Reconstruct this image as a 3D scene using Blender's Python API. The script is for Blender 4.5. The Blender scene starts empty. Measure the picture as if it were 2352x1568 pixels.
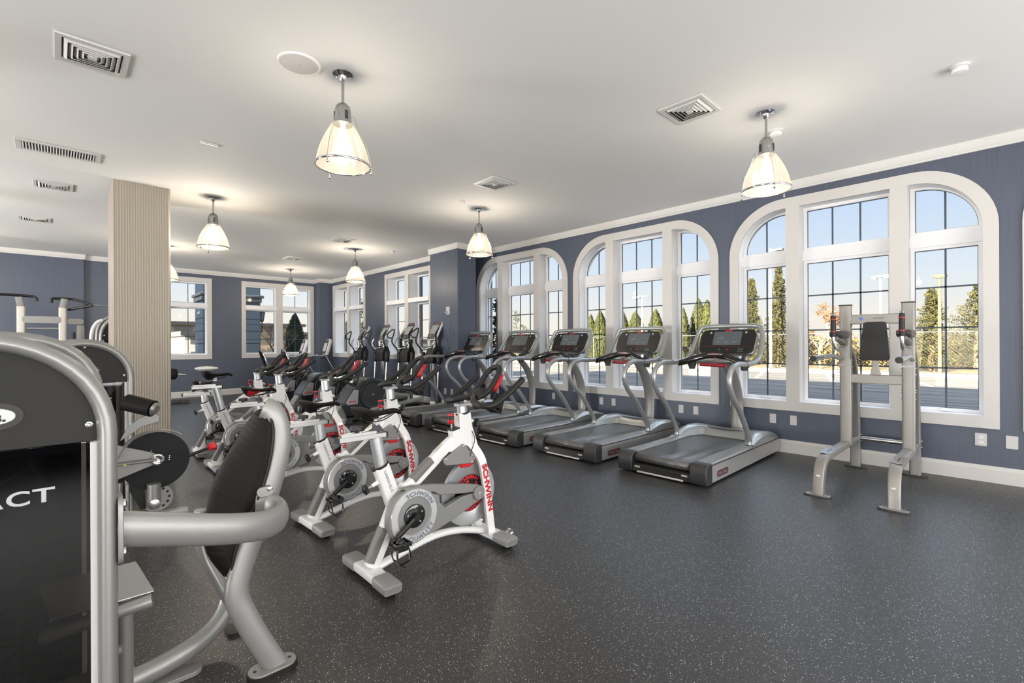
import bpy, math, random
from mathutils import Vector, Matrix
PI = math.pi
random.seed(7)
scene = bpy.context.scene
COL = scene.collection

# ------------------------------------------------------------------ camera, sky, sun, exposure
TH = math.atan2(1044.0, 1090.0)          # heading from +Y towards +X
cam = bpy.data.cameras.new('camera')
cam.sensor_width = 36.0
cam.lens = 36.0 * 1090.0 / 2352.0
cam.shift_y = 4.3 / 2352.0
cam.clip_start = 0.05
cam.clip_end = 500
camo = bpy.data.objects.new('camera', cam)
COL.objects.link(camo)
F_ = Vector((math.sin(TH), math.cos(TH), 0)); R_ = Vector((math.cos(TH), -math.sin(TH), 0)); U_ = Vector((0, 0, 1))
rl = math.atan(0.0045)
cr = R_ * math.cos(rl) - U_ * math.sin(rl)
cu = R_ * math.sin(rl) + U_ * math.cos(rl)
m = Matrix((cr, cu, -F_)).transposed().to_4x4()
m.translation = Vector((0, 0, 1.3))
camo.matrix_world = m
scene.camera = camo
scene.view_settings.view_transform = 'Standard'
scene.view_settings.look = 'None'
scene.view_settings.exposure = 0.0
scene.view_settings.gamma = 1.0
scene.view_settings.use_curve_mapping = False
try:
    scene.cycles.max_bounces = 10
    scene.cycles.transparent_max_bounces = 24
    scene.cycles.sample_clamp_indirect = 4.0
    scene.cycles.caustics_reflective = False
    scene.cycles.caustics_refractive = False
except Exception:
    pass

world = bpy.data.worlds.new('sky')
scene.world = world
world.use_nodes = True
wn = world.node_tree.nodes; wl = world.node_tree.links
bg = wn['Background']
tc = wn.new('ShaderNodeTexCoord'); sx = wn.new('ShaderNodeSeparateXYZ'); rp = wn.new('ShaderNodeValToRGB')
wl.new(tc.outputs['Generated'], sx.inputs[0]); wl.new(sx.outputs['Z'], rp.inputs[0]); wl.new(rp.outputs[0], bg.inputs[0])
els = rp.color_ramp.elements
els[0].position = 0.0; els[0].color = (1.0, 0.90, 0.78, 1)
els[1].position = 1.0; els[1].color = (0.50, 0.56, 0.68, 1)
for p_, c_ in ((0.05, (0.98, 0.93, 0.86, 1)), (0.12, (0.80, 0.88, 0.98, 1)), (0.26, (0.60, 0.74, 0.99, 1)), (0.45, (0.52, 0.60, 0.74, 1))):
    e_ = els.new(p_); e_.color = c_
mr = wn.new('ShaderNodeMapRange'); mr.interpolation_type = 'SMOOTHSTEP'
mr.inputs['From Min'].default_value = .27; mr.inputs['From Max'].default_value = .55; mr.inputs['To Min'].default_value = 1.0; mr.inputs['To Max'].default_value = 5.0
wl.new(sx.outputs['Z'], mr.inputs[0]); wl.new(mr.outputs[0], bg.inputs[1])

sun = bpy.data.lights.new('sun', 'SUN'); sun.energy = 85.0; sun.angle = 0.012; sun.color = (1.0, 0.86, 0.66)
suno = bpy.data.objects.new('sun', sun); COL.objects.link(suno)
suno.location = (-20, -6, 18)
SUN_EL = math.radians(20)
dvec = Vector((math.cos(SUN_EL) * 0.998, math.cos(SUN_EL) * 0.05, -math.sin(SUN_EL)))
suno.rotation_euler = dvec.to_track_quat('-Z', 'Y').to_euler()

LAMP_W = 11.0      # each pendant's bulb
def area(name, loc, target, sx_, sy_, watts, col):
    a = bpy.data.lights.new(name, 'AREA'); a.shape = 'RECTANGLE'; a.size = sx_; a.size_y = sy_; a.energy = watts; a.color = col
    o = bpy.data.objects.new(name, a); COL.objects.link(o); o.location = loc
    o.rotation_euler = (Vector(target) - Vector(loc)).to_track_quat('-Z', 'Z').to_euler()
    return o
# fill lamps added against solid walls; daylight_side is outside the right-hand arched windows
area('fill_front', (.8, -4.34, 1.62), (.8, 1.6, 5.0), 10.2, 2.6, 900, (1.0, .98, .96))
area('fill_left', (-7.30, .9, 1.62), (-3, .9, 5.2), 8.0, 2.5, 1250, (1.0, .98, .96))
area('fill_left_far', (-7.30, 9.2, 1.62), (-3, 9.2, 4.9), 8.4, 2.5, 2700, (1.0, .98, .96))
area('daylight_side', (6.75, -2.5, 1.7), (0, -2.5, 1.7), 4.6, 2.4, 30, (.92, .96, 1.0))

# ------------------------------------------------------------------ mesh builder
def V(*a): return Vector(a)
class M:
    def __init__(s): s.v = []; s.f = []; s.mi = []; s.cur = 0
    def add(s, vs, fs):
        o = len(s.v); s.v += [tuple(p) for p in vs]
        for f in fs: s.f.append([i + o for i in f]); s.mi.append(s.cur)
        return s
    def box(s, c, d, rot=None):
        x, y, z = d[0] / 2, d[1] / 2, d[2] / 2
        vs = [Vector((a * x, b * y, e * z)) for a in (-1, 1) for b in (-1, 1) for e in (-1, 1)]
        if rot is not None: vs = [rot @ p for p in vs]
        vs = [p + Vector(c) for p in vs]
        return s.add(vs, [(0, 1, 3, 2), (4, 6, 7, 5), (0, 4, 5, 1), (2, 3, 7, 6), (0, 2, 6, 4), (1, 5, 7, 3)])
    def bb(s, x0, x1, y0, y1, z0, z1):
        return s.box(((x0 + x1) / 2, (y0 + y1) / 2, (z0 + z1) / 2), (abs(x1 - x0), abs(y1 - y0), abs(z1 - z0)))
    def prism(s, poly, f, d0, d1):
        """poly: 2d outline; f(u,v,d)->3d"""
        n = len(poly)
        vs = [f(u, v, d0) for u, v in poly] + [f(u, v, d1) for u, v in poly]
        fs = [list(range(n))[::-1], list(range(n, 2 * n))] + [(i, (i + 1) % n, n + (i + 1) % n, n + i) for i in range(n)]
        return s.add(vs, fs)
    def strip(s, outer, inner, f, d0, d1, closed=True):
        """frame between two outlines of equal length"""
        n = len(outer)
        vs = [f(u, v, d) for d in (d0, d1) for pl in (outer, inner) for u, v in pl]
        fs = []
        for i in range(n if closed else n - 1):
            j = (i + 1) % n
            fs += [(i, j, n + j, n + i), (2 * n + i, 3 * n + i, 3 * n + j, 2 * n + j), (i, 2 * n + i, 2 * n + j, j), (n + i, n + j, 3 * n + j, 3 * n + i)]
        if not closed:
            fs += [(0, n, 3 * n, 2 * n), (n - 1, 3 * n - 1, 4 * n - 1, 2 * n - 1)]
        return s.add(vs, fs)
    def tube(s, path, r, ry=None, n=14, up=(0, 0, 1), closed=False, cap=True, sq=False, fixed=False, swap=False):
        if swap and ry is not None: r, ry = ry, r
        P_ = [Vector(p) for p in path]; k = len(P_)
        rs = r if isinstance(r, (list, tuple)) else [r] * k
        rys = rs if ry is None else (ry if isinstance(ry, (list, tuple)) else [ry] * k)
        vs = []; prev = None
        for i in range(k):
            if closed: t = P_[(i + 1) % k] - P_[i - 1]
            else: t = P_[min(i + 1, k - 1)] - P_[max(i - 1, 0)]
            t.normalize()
            u = Vector(up)
            if fixed or prev is None:
                a = u.cross(t)
                if a.length < 1e-3: a = Vector((1, 0, 0)).cross(t)
                if a.length < 1e-3: a = Vector((0, 1, 0)).cross(t)
            else:
                a = prev - t * prev.dot(t)
            a.normalize(); prev = a
            b = t.cross(a)
            for j in range(n):
                an = 2 * PI * (j + .5) / n; c_, s_ = math.cos(an), math.sin(an)
                if sq:
                    e = 0.35
                    c_ = math.copysign(abs(c_) ** e, c_); s_ = math.copysign(abs(s_) ** e, s_)
                vs.append(P_[i] + a * (c_ * rs[i]) + b * (s_ * rys[i]))
        fs = []
        for i in range(k if closed else k - 1):
            for j in range(n):
                a0 = i * n + j; a1 = i * n + (j + 1) % n; b0 = ((i + 1) % k) * n + j; b1 = ((i + 1) % k) * n + (j + 1) % n
                fs.append((a0, a1, b1, b0))
        if cap and not closed:
            fs.append(tuple(range(n))[::-1]); fs.append(tuple(range((k - 1) * n, k * n)))
        return s.add(vs, fs)
    def cyl(s, a, b, r, r2=None, n=20): return s.tube([a, b], [r, r if r2 is None else r2], n=n)
    def lathe(s, prof, o=(0, 0, 0), ax=(0, 0, 1), n=28, flute=0, fa=0.0):
        o = Vector(o); q = Vector((0, 0, 1)).rotation_difference(Vector(ax).normalized())
        vs = []; k = len(prof)
        for r, z in prof:
            for j in range(n):
                an = 2 * PI * j / n
                rr = r * (1 + (fa * math.cos(flute * an) if flute else 0))
                vs.append(o + q @ Vector((rr * math.cos(an), rr * math.sin(an), z)))
        fs = [(i * n + j, i * n + (j + 1) % n, (i + 1) * n + (j + 1) % n, (i + 1) * n + j) for i in range(k - 1) for j in range(n)]
        shut = tuple(prof[0]) == tuple(prof[-1])
        if prof[0][0] > 1e-6 and not shut: fs.append(tuple(range(n))[::-1])
        if prof[-1][0] > 1e-6 and not shut: fs.append(tuple(range((k - 1) * n, k * n)))
        return s.add(vs, fs)
    def ring(s, o, ax, r, t, n=32, m_=8, t2=None):
        q = Vector((0, 0, 1)).rotation_difference(Vector(ax).normalized()); o = Vector(o)
        return s.tube([o + q @ Vector((r * math.cos(2 * PI * i / n), r * math.sin(2 * PI * i / n), 0)) for i in range(n)], t, t2, n=m_, up=ax, closed=True)
    def ball(s, c, r, n=14, sz=1.0):
        return s.lathe([(max(r * math.sin(PI * i / 8), 1e-7 if i in (0, 8) else 0), -r * sz * math.cos(PI * i / 8)) for i in range(9)], c, n=n)
    def grid(s, fn, nu, nv):
        vs = [fn(i / nu, j / nv) for i in range(nu + 1) for j in range(nv + 1)]
        w = nv + 1
        return s.add(vs, [(i * w + j, (i + 1) * w + j, (i + 1) * w + j + 1, i * w + j + 1) for i in range(nu) for j in range(nv)])
    def text(s, txt, size, fn, width=1.0, bold=0.0, sp=1.0, center=True):
        cu_ = bpy.data.curves.new('t', 'FONT'); cu_.body = txt; cu_.size = size; cu_.resolution_u = 4; cu_.offset = bold
        cu_.space_character = sp
        ob = bpy.data.objects.new('t', cu_); me = bpy.data.meshes.new_from_object(ob)
        pts = [v.co.copy() for v in me.vertices]; fs = [tuple(p.vertices) for p in me.polygons]
        bpy.data.objects.remove(ob); bpy.data.curves.remove(cu_); bpy.data.meshes.remove(me)
        if not pts: return s
        x0 = min(p.x for p in pts); x1 = max(p.x for p in pts); h_ = max(p.y for p in pts)
        off = (x0 + x1) / 2 if center else x0
        return s.add([fn((p.x - off) * width, p.y - h_ / 2) for p in pts], fs)
    def build(s, name, mat, parent=None, label=None, kind=None, bev=0, seg=2, ang=38, solid=0, sub=0):
        me = bpy.data.meshes.new(name)
        me.from_pydata(s.v, [], s.f)
        mats = mat if isinstance(mat, (list, tuple)) else [mat]
        for a in mats: me.materials.append(a)
        if len(mats) > 1: me.polygons.foreach_set('material_index', s.mi)
        me.update()
        ob = bpy.data.objects.new(name, me); COL.objects.link(ob)
        if parent is not None: ob.parent = parent
        if label: ob['label'] = label
        if kind: ob['kind'] = kind
        if solid:
            md = ob.modifiers.new('s', 'SOLIDIFY'); md.thickness = solid; md.offset = 0
        if sub:
            md = ob.modifiers.new('u', 'SUBSURF'); md.levels = sub; md.render_levels = sub
        if bev:
            md = ob.modifiers.new('b', 'BEVEL'); md.width = bev; md.segments = seg; md.limit_method = 'ANGLE'; md.angle_limit = math.radians(40)
        me.polygons.foreach_set('use_smooth', [True] * len(me.polygons))
        try: me.set_sharp_from_angle(angle=math.radians(ang))
        except Exception: pass
        return ob

def spl(pts, k=6, closed=False):
    P_ = [Vector(p) for p in pts]; n = len(P_); out = []
    for i in range(n if closed else n - 1):
        if closed: a, b, c, d = P_[i - 1], P_[i], P_[(i + 1) % n], P_[(i + 2) % n]
        else: a, b, c, d = P_[max(i - 1, 0)], P_[i], P_[i + 1], P_[min(i + 2, n - 1)]
        for j in range(k):
            t = j / k
            out.append(.5 * ((2 * b) + (c - a) * t + (2 * a - 5 * b + 4 * c - d) * t * t + (3 * b - a - 3 * c + d) * t ** 3))
    if not closed: out.append(P_[-1])
    return out
def fillet(pts, r, k=5, closed=False):
    P_ = [Vector(p) for p in pts]; n = len(P_); out = []
    for i in range(n):
        if not closed and i in (0, n - 1): out.append(P_[i]); continue
        a, b, c = P_[i - 1], P_[i], P_[(i + 1) % n]
        rr = r[i] if isinstance(r, (list, tuple)) else r
        d1 = (a - b); d2 = (c - b); l1 = min(rr, d1.length * .48); l2 = min(rr, d2.length * .48)
        p = b + d1.normalized() * l1; q = b + d2.normalized() * l2
        for j in range(k + 1):
            t = j / k; out.append(p * (1 - t) ** 2 + b * 2 * t * (1 - t) + q * t * t)
    return out
def rrect(w, h_, r, k=5, cx=0, cy=0):
    out = []
    for sx_, sy_, a0 in ((1, 1, 0), (-1, 1, 90), (-1, -1, 180), (1, -1, 270)):
        for j in range(k + 1):
            a = math.radians(a0 + 90 * j / k)
            out.append((cx + sx_ * (w / 2 - r) + r * math.cos(a), cy + sy_ * (h_ / 2 - r) + r * math.sin(a)))
    return out
XZ = lambda u, v, d: Vector((u, d, v))
YZ = lambda u, v, d: Vector((d, u, v))
XY = lambda u, v, d: Vector((u, v, d))

def tag(o, label, cat, group=None, kind=None):
    o['label'] = label; o['category'] = cat
    if group: o['group'] = group
    if kind: o['kind'] = kind
    return o
def thing(name, label, cat, loc=(0, 0, 0), rz=0, group=None):
    o = bpy.data.objects.new(name, None); COL.objects.link(o); o.empty_display_size = .1
    o.location = loc; o.rotation_euler = (0, 0, math.radians(rz))
    return tag(o, label, cat, group)
def copy_tree(o, parent=None):
    c = o.copy(); COL.objects.link(c)
    if parent is not None: c.parent = parent
    for ch in list(o.children): copy_tree(ch, c)
    return c
def dup(o, loc, rz, label, group=None):
    c = copy_tree(o); c.location = loc; c.rotation_euler = (0, 0, math.radians(rz)); c['label'] = label
    if group: c['group'] = group
    return c
def struct(o): o['kind'] = 'structure'; return o
def child(o, name):
    for c in o.children:
        if c.name.split('.')[0] == name: return c

# ------------------------------------------------------------------ materials
def lin(r, g=None, b=None):
    if g is None: g = b = r
    f = lambda c: (c / 255) / 12.92 if c <= 10 else (((c / 255) + .055) / 1.055) ** 2.4
    return (f(r), f(g), f(b), 1)
def mat(name, col, rough=.5, metal=0.0, spec=.5, coat=0, emit=None, es=0, bump=0, bscale=200, trans=0, alpha=1):
    m_ = bpy.data.materials.new(name); m_.use_nodes = True
    b = m_.node_tree.nodes['Principled BSDF']
    b.inputs['Base Color'].default_value = col; b.inputs['Roughness'].default_value = rough
    b.inputs['Metallic'].default_value = metal; b.inputs['Specular IOR Level'].default_value = spec
    b.inputs['Coat Weight'].default_value = coat; b.inputs['Coat Roughness'].default_value = .08
    if trans: b.inputs['Transmission Weight'].default_value = trans
    if alpha < 1: b.inputs['Alpha'].default_value = alpha
    if emit: b.inputs['Emission Color'].default_value = emit; b.inputs['Emission Strength'].default_value = es
    n = m_.node_tree.nodes; l = m_.node_tree.links
    if bump:
        t = n.new('ShaderNodeTexNoise'); t.inputs['Scale'].default_value = bscale; t.inputs['Detail'].default_value = 3
        c = n.new('ShaderNodeTexCoord'); l.new(c.outputs['Object'], t.inputs['Vector'])
        u = n.new('ShaderNodeBump'); u.inputs['Strength'].default_value = bump; u.inputs['Distance'].default_value = .002
        l.new(t.outputs['Fac'], u.inputs['Height']); l.new(u.outputs[0], b.inputs['Normal'])
    return m_
def nodes(m_): return m_.node_tree.nodes, m_.node_tree.links, m_.node_tree.nodes['Principled BSDF']

MT = {}
MT['silver'] = mat('silver_powder_coat', (.31, .31, .298, 1), .40, .45, bump=.05, bscale=900)
MT['dsilver'] = mat('pewter_powder_coat', (.27, .27, .26, 1), .36, .5)
MT['rail'] = mat('grey_metal_rail', (.40, .415, .41, 1), .32, .6)
MT['panel'] = mat('brushed_side_panel', (.50, .50, .49, 1), .38, .5)
MT['chrome'] = mat('chrome', (.82, .82, .82, 1), .08, 1.0)
MT['brushed'] = mat('brushed_metal', (.50, .50, .49, 1), .24, .95)
MT['white'] = mat('white_gloss_paint', (.88, .875, .86, 1), .22, 0, .5, coat=.4)
MT['grip'] = mat('taupe_grip', (.17, .16, .15, 1), .5)
MT['cover'] = mat('grey_cover', (.24, .24, .235, 1), .48, .15)
MT['fly'] = mat('flywheel_grey', (.46, .47, .48, 1), .33, .6)
MT['flyblack'] = mat('flywheel_black', (.012, .012, .013, 1), .5, spec=.25)
MT['red'] = mat('red_plastic', (.62, .012, .02, 1), .35)
MT['redtext'] = mat('red_lettering', (.55, .012, .02, 1), .45)
MT['greytext'] = mat('grey_lettering', (.13, .155, .20, 1), .5)
MT['black'] = mat('black_plastic', (.014, .0135, .013, 1), .42, spec=.35)
MT['gloss'] = mat('black_gloss', (.012, .012, .013, 1), .12, coat=.3)
MT['rubber'] = mat('black_rubber', (.014, .0135, .013, 1), .45, spec=.35)
MT['vinyl'] = mat('black_vinyl', (.010, .0088, .008, 1), .55, spec=.15, bump=.15, bscale=600)
MT['dark'] = mat('charcoal_plastic', (.035, .035, .037, 1), .42)
MT['dark2'] = mat('charcoal_casing', (.045, .047, .049, 1), .45)
MT['trim'] = mat('painted_trim', (.66, .64, .61, 1), .38)
MT['sash'] = mat('white_sash', (.88, .88, .89, 1), .35)
MT['muntin'] = mat('slate_muntin', (.06, .085, .11, 1), .5)
MT['wire'] = mat('fence_wire', (.07, .07, .065, 1), .6, .3)
MT['plate'] = mat('wall_plate', (.62, .61, .60, 1), .4)
MT['green'] = mat('green_button', (.02, .13, .03, 1), .4)
MT['dred'] = mat('dark_red_button', (.28, .01, .015, 1), .4)
MT['maroon'] = mat('maroon_badge', (.11, .008, .028, 1), .35)
MT['badge'] = mat('silver_badge', (.36, .37, .35, 1), .3, .3)
MT['yellow'] = mat('yellow_label', (.62, .52, .03, 1), .5)
MT['vinyl2'] = mat('elbow_pad_vinyl', (.05, .048, .046, 1), .42)
MT['bluemark'] = mat('blue_mark', (.12, .22, .50, 1), .4)
MT['sash2'] = mat('pale_frame_paint', (.62, .59, .54, 1), .35, .3)
MT['label'] = mat('label_sticker', (.55, .56, .45, 1), .5)
MT['lcd'] = mat('dark_screen', (.10, .115, .125, 1), .18, coat=.5)
MT['lcdtext'] = mat('screen_text', (.26, .28, .29, 1), .4)
MT['lcd2'] = mat('grey_screen', (.32, .35, .35, 1), .2, coat=.5)
MT['textgrey'] = mat('silver_lettering', (.45, .47, .48, 1), .4)
MT['ventw'] = mat('white_vent', (.70, .69, .67, 1), .45)
MT['ventd'] = mat('dark_duct', (.03, .03, .03, 1), .8)

# floor
m_ = mat('speckled_rubber_floor', (.05, .05, .05, 1), .38, spec=.6); MT['floor'] = m_
n, l, b = nodes(m_)
c = n.new('ShaderNodeTexCoord')
v1 = n.new('ShaderNodeTexVoronoi'); v1.inputs['Scale'].default_value = 95; l.new(c.outputs['Object'], v1.inputs['Vector'])
lt = n.new('ShaderNodeMath'); lt.operation = 'LESS_THAN'; lt.inputs[1].default_value = .20; l.new(v1.outputs['Distance'], lt.inputs[0])
sp = n.new('ShaderNodeSeparateColor'); l.new(v1.outputs['Color'], sp.inputs[0])
gt = n.new('ShaderNodeMath'); gt.operation = 'GREATER_THAN'; gt.inputs[1].default_value = .62; l.new(sp.outputs[0], gt.inputs[0])
mu = n.new('ShaderNodeMath'); mu.operation = 'MULTIPLY'; l.new(lt.outputs[0], mu.inputs[0]); l.new(gt.outputs[0], mu.inputs[1])
v2 = n.new('ShaderNodeTexVoronoi'); v2.inputs['Scale'].default_value = 210; l.new(c.outputs['Object'], v2.inputs['Vector'])
lt2 = n.new('ShaderNodeMath'); lt2.operation = 'LESS_THAN'; lt2.inputs[1].default_value = .22; l.new(v2.outputs['Distance'], lt2.inputs[0])
sp2 = n.new('ShaderNodeSeparateColor'); l.new(v2.outputs['Color'], sp2.inputs[0])
gt2 = n.new('ShaderNodeMath'); gt2.operation = 'GREATER_THAN'; gt2.inputs[1].default_value = .7; l.new(sp2.outputs[0], gt2.inputs[0])
mu2 = n.new('ShaderNodeMath'); mu2.operation = 'MULTIPLY'; l.new(lt2.outputs[0], mu2.inputs[0]); l.new(gt2.outputs[0], mu2.inputs[1])
mx = n.new('ShaderNodeMath'); mx.operation = 'MAXIMUM'; l.new(mu.outputs[0], mx.inputs[0]); l.new(mu2.outputs[0], mx.inputs[1])
ns = n.new('ShaderNodeTexNoise'); ns.inputs['Scale'].default_value = 120; ns.inputs['Detail'].default_value = 4; l.new(c.outputs['Object'], ns.inputs['Vector'])
r1 = n.new('ShaderNodeValToRGB'); r1.color_ramp.elements[0].position = .3; r1.color_ramp.elements[0].color = (.016, .016, .017, 1)
r1.color_ramp.elements[1].position = .75; r1.color_ramp.elements[1].color = (.044, .043, .042, 1); l.new(ns.outputs['Fac'], r1.inputs[0])
mix = n.new('ShaderNodeMix'); mix.data_type = 'RGBA'; mix.inputs['B'].default_value = (.62, .61, .59, 1)
l.new(mx.outputs[0], mix.inputs['Factor']); l.new(r1.outputs[0], mix.inputs['A']); l.new(mix.outputs['Result'], b.inputs['Base Color'])
bu = n.new('ShaderNodeBump'); bu.inputs['Strength'].default_value = .25; bu.inputs['Distance'].default_value = .001
l.new(ns.outputs['Fac'], bu.inputs['Height']); l.new(bu.outputs[0], b.inputs['Normal'])

# blue woven wallcovering: fine vertical threads
def wallcover(name, c0, c1):
    m_ = mat(name, c0, .42, spec=.5)
    n, l, b = nodes(m_)
    c = n.new('ShaderNodeTexCoord'); mp = n.new('ShaderNodeMapping'); mp.inputs['Scale'].default_value = (160, 160, 2.5)
    l.new(c.outputs['Object'], mp.inputs[0])
    t = n.new('ShaderNodeTexNoise'); t.inputs['Scale'].default_value = 1; t.inputs['Detail'].default_value = 3; l.new(mp.outputs[0], t.inputs['Vector'])
    r = n.new('ShaderNodeValToRGB'); r.color_ramp.elements[0].position = .3; r.color_ramp.elements[0].color = c0
    r.color_ramp.elements[1].position = .7; r.color_ramp.elements[1].color = c1
    l.new(t.outputs['Fac'], r.inputs[0]); l.new(r.outputs[0], b.inputs['Base Color'])
    u = n.new('ShaderNodeBump'); u.inputs['Strength'].default_value = .15; u.inputs['Distance'].default_value = .001
    l.new(t.outputs['Fac'], u.inputs['Height']); l.new(u.outputs[0], b.inputs['Normal'])
    return m_
MT['wall'] = wallcover('blue_grey_wallcovering', (.074, .090, .128, 1), (.092, .109, .151, 1))
# ceiling
MT['ceil'] = mat('ceiling_paint', (.86, .855, .84, 1), .7, spec=.2)
MT['crown'] = mat('crown_paint', (.70, .685, .66, 1), .45)
# ribbed column cladding
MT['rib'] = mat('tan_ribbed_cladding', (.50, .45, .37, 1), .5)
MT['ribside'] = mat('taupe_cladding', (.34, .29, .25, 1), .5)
def schlick(n, l, f0, gain):
    lw = n.new('ShaderNodeLayerWeight'); lw.inputs['Blend'].default_value = .5
    pw = n.new('ShaderNodeMath'); pw.operation = 'POWER'; pw.inputs[1].default_value = 5.0; l.new(lw.outputs['Facing'], pw.inputs[0])
    ma = n.new('ShaderNodeMath'); ma.operation = 'MULTIPLY_ADD'; ma.inputs[1].default_value = gain; ma.inputs[2].default_value = f0; l.new(pw.outputs[0], ma.inputs[0])
    return ma
# window glass: thin clear pane
m_ = bpy.data.materials.new('window_glass'); m_.use_nodes = True; MT['glass'] = m_
n = m_.node_tree.nodes; l = m_.node_tree.links; n.clear()
o = n.new('ShaderNodeOutputMaterial'); tr = n.new('ShaderNodeBsdfTransparent'); gl = n.new('ShaderNodeBsdfGlossy'); gl.inputs['Roughness'].default_value = .01
fr = schlick(n, l, .004, .25); mx_ = n.new('ShaderNodeMixShader')
tr.inputs[0].default_value = (.97, .985, .98, 1)
l.new(fr.outputs[0], mx_.inputs[0]); l.new(tr.outputs[0], mx_.inputs[1]); l.new(gl.outputs[0], mx_.inputs[2]); l.new(mx_.outputs[0], o.inputs[0])
# smoked acrylic
m_ = bpy.data.materials.new('smoked_acrylic'); m_.use_nodes = True; MT['smoke'] = m_
n = m_.node_tree.nodes; l = m_.node_tree.links; n.clear()
o = n.new('ShaderNodeOutputMaterial'); tr = n.new('ShaderNodeBsdfTransparent'); gl = n.new('ShaderNodeBsdfGlossy'); gl.inputs['Roughness'].default_value = .03
fr = schlick(n, l, .045, .8); mx_ = n.new('ShaderNodeMixShader')
tr.inputs[0].default_value = (.34, .33, .33, 1)
l.new(fr.outputs[0], mx_.inputs[0]); l.new(tr.outputs[0], mx_.inputs[1]); l.new(gl.outputs[0], mx_.inputs[2]); l.new(mx_.outputs[0], o.inputs[0])
# pendant prismatic glass: glows, lets light through
def shade_mat(name, tc_, em, es, tw):
    m_ = bpy.data.materials.new(name); m_.use_nodes = True
    n = m_.node_tree.nodes; l = m_.node_tree.links; n.clear()
    o = n.new('ShaderNodeOutputMaterial'); tr = n.new('ShaderNodeBsdfTransparent'); tr.inputs[0].default_value = tc_
    tl = n.new('ShaderNodeBsdfTranslucent'); tl.inputs[0].default_value = (1, .93, .8, 1)
    gl = n.new('ShaderNodeBsdfGlossy'); gl.inputs['Roughness'].default_value = .15; gl.inputs[0].default_value = (1, .98, .95, 1)
    em_ = n.new('ShaderNodeEmission'); em_.inputs[0].default_value = em; em_.inputs[1].default_value = es
    a = n.new('ShaderNodeMixShader'); a.inputs[0].default_value = tw; l.new(tl.outputs[0], a.inputs[1]); l.new(tr.outputs[0], a.inputs[2])
    b_ = n.new('ShaderNodeMixShader'); b_.inputs[0].default_value = .10; l.new(a.outputs[0], b_.inputs[1]); l.new(gl.outputs[0], b_.inputs[2])
    d = n.new('ShaderNodeAddShader'); l.new(b_.outputs[0], d.inputs[0]); l.new(em_.outputs[0], d.inputs[1])
    l.new(d.outputs[0], o.inputs[0]); return m_
MT['shade'] = shade_mat('prismatic_glass', (1, .97, .9, 1), (1, .84, .60, 1), .20, .975)
MT['lens'] = shade_mat('prismatic_lens', (1, .97, .9, 1), (1, .84, .62, 1), .22, .97)
MT['bulb'] = mat('bulb', (1, 1, 1, 1), .5, emit=(1, .9, .72, 1), es=14)
# brushed chrome-ring with wear
m_ = mat('foil_ring', (.78, .79, .80, 1), .25, .6); MT['foil'] = m_
n, l, b = nodes(m_); t = n.new('ShaderNodeTexNoise'); t.inputs['Scale'].default_value = 9; r = n.new('ShaderNodeMapRange')
r.inputs['To Min'].default_value = .14; r.inputs['To Max'].default_value = .30
l.new(t.outputs['Fac'], r.inputs[0]); l.new(r.outputs[0], b.inputs['Roughness'])
# ------------------------------------------------------------------ room shell
CZ = 3.18; WX = 6.217; FX = 5.80; BY = 14.06; EXT = 6.50
struct(M().bb(-7.7, 6.5, -4.5, 14.36, -.12, 0).build('floor', MT['floor']))
rc0 = lambda a, b, c, d: [(a, c), (b, c), (b, d), (a, d)]
# window wall with arched openings (near part)
def arch_pts(c, hw, z0, z1, r, n=12):
    """opening outline, counter-clockwise: bottom left, bottom right, arcs at the two top corners"""
    o = [(c - hw, z0), (c + hw, z0)]
    for i in range(n + 1):
        a = PI / 2 * i / n; o.append((c + hw - r + r * math.cos(a), z1 - r + r * math.sin(a)))
    for i in range(n + 1):
        a = PI / 2 + PI / 2 * i / n; o.append((c - hw + r + r * math.cos(a), z1 - r + r * math.sin(a)))
    return o
WC = (1.25, 3.795, 6.32)           # centres of the three arched windows
def wall_arched(m, x0, x1, ya, yb, zt, cs):
    """solid wall slab between ya..yb with arched holes, as prisms around each hole"""
    f = lambda u, v, d: Vector((d, u, v))
    ys = [ya] + [c + s for c in cs for s in (-1.19, 1.19)] + [yb]
    for i in range(0, len(ys), 2): m.bb(x0, x1, ys[i], ys[i + 1], 0, zt)
    for c in cs:
        m.bb(x0, x1, c - 1.19, c + 1.19, 0, .515)
        n = 12; r = .607; hw = 1.19; z1 = 2.98
        for sgn in (1, -1):
            arc = [(c + sgn * (hw - r + r * math.cos(PI / 2 * i / n)), z1 - r + r * math.sin(PI / 2 * i / n)) for i in range(n + 1)]
            poly = [(c + sgn * hw, zt)] + [(c + sgn * hw, z1 - r)] + arc[1:] + [(c, z1), (c, zt)]
            m.prism(poly if sgn > 0 else poly[::-1], f, x0, x1)
WC_ALL = (-3.84, -1.295) + WC
m = M(); wall_arched(m, WX, EXT, -5.1, 8.0, 3.9, WC_ALL)
struct(m.build('wall_right', MT['wall']))
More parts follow.
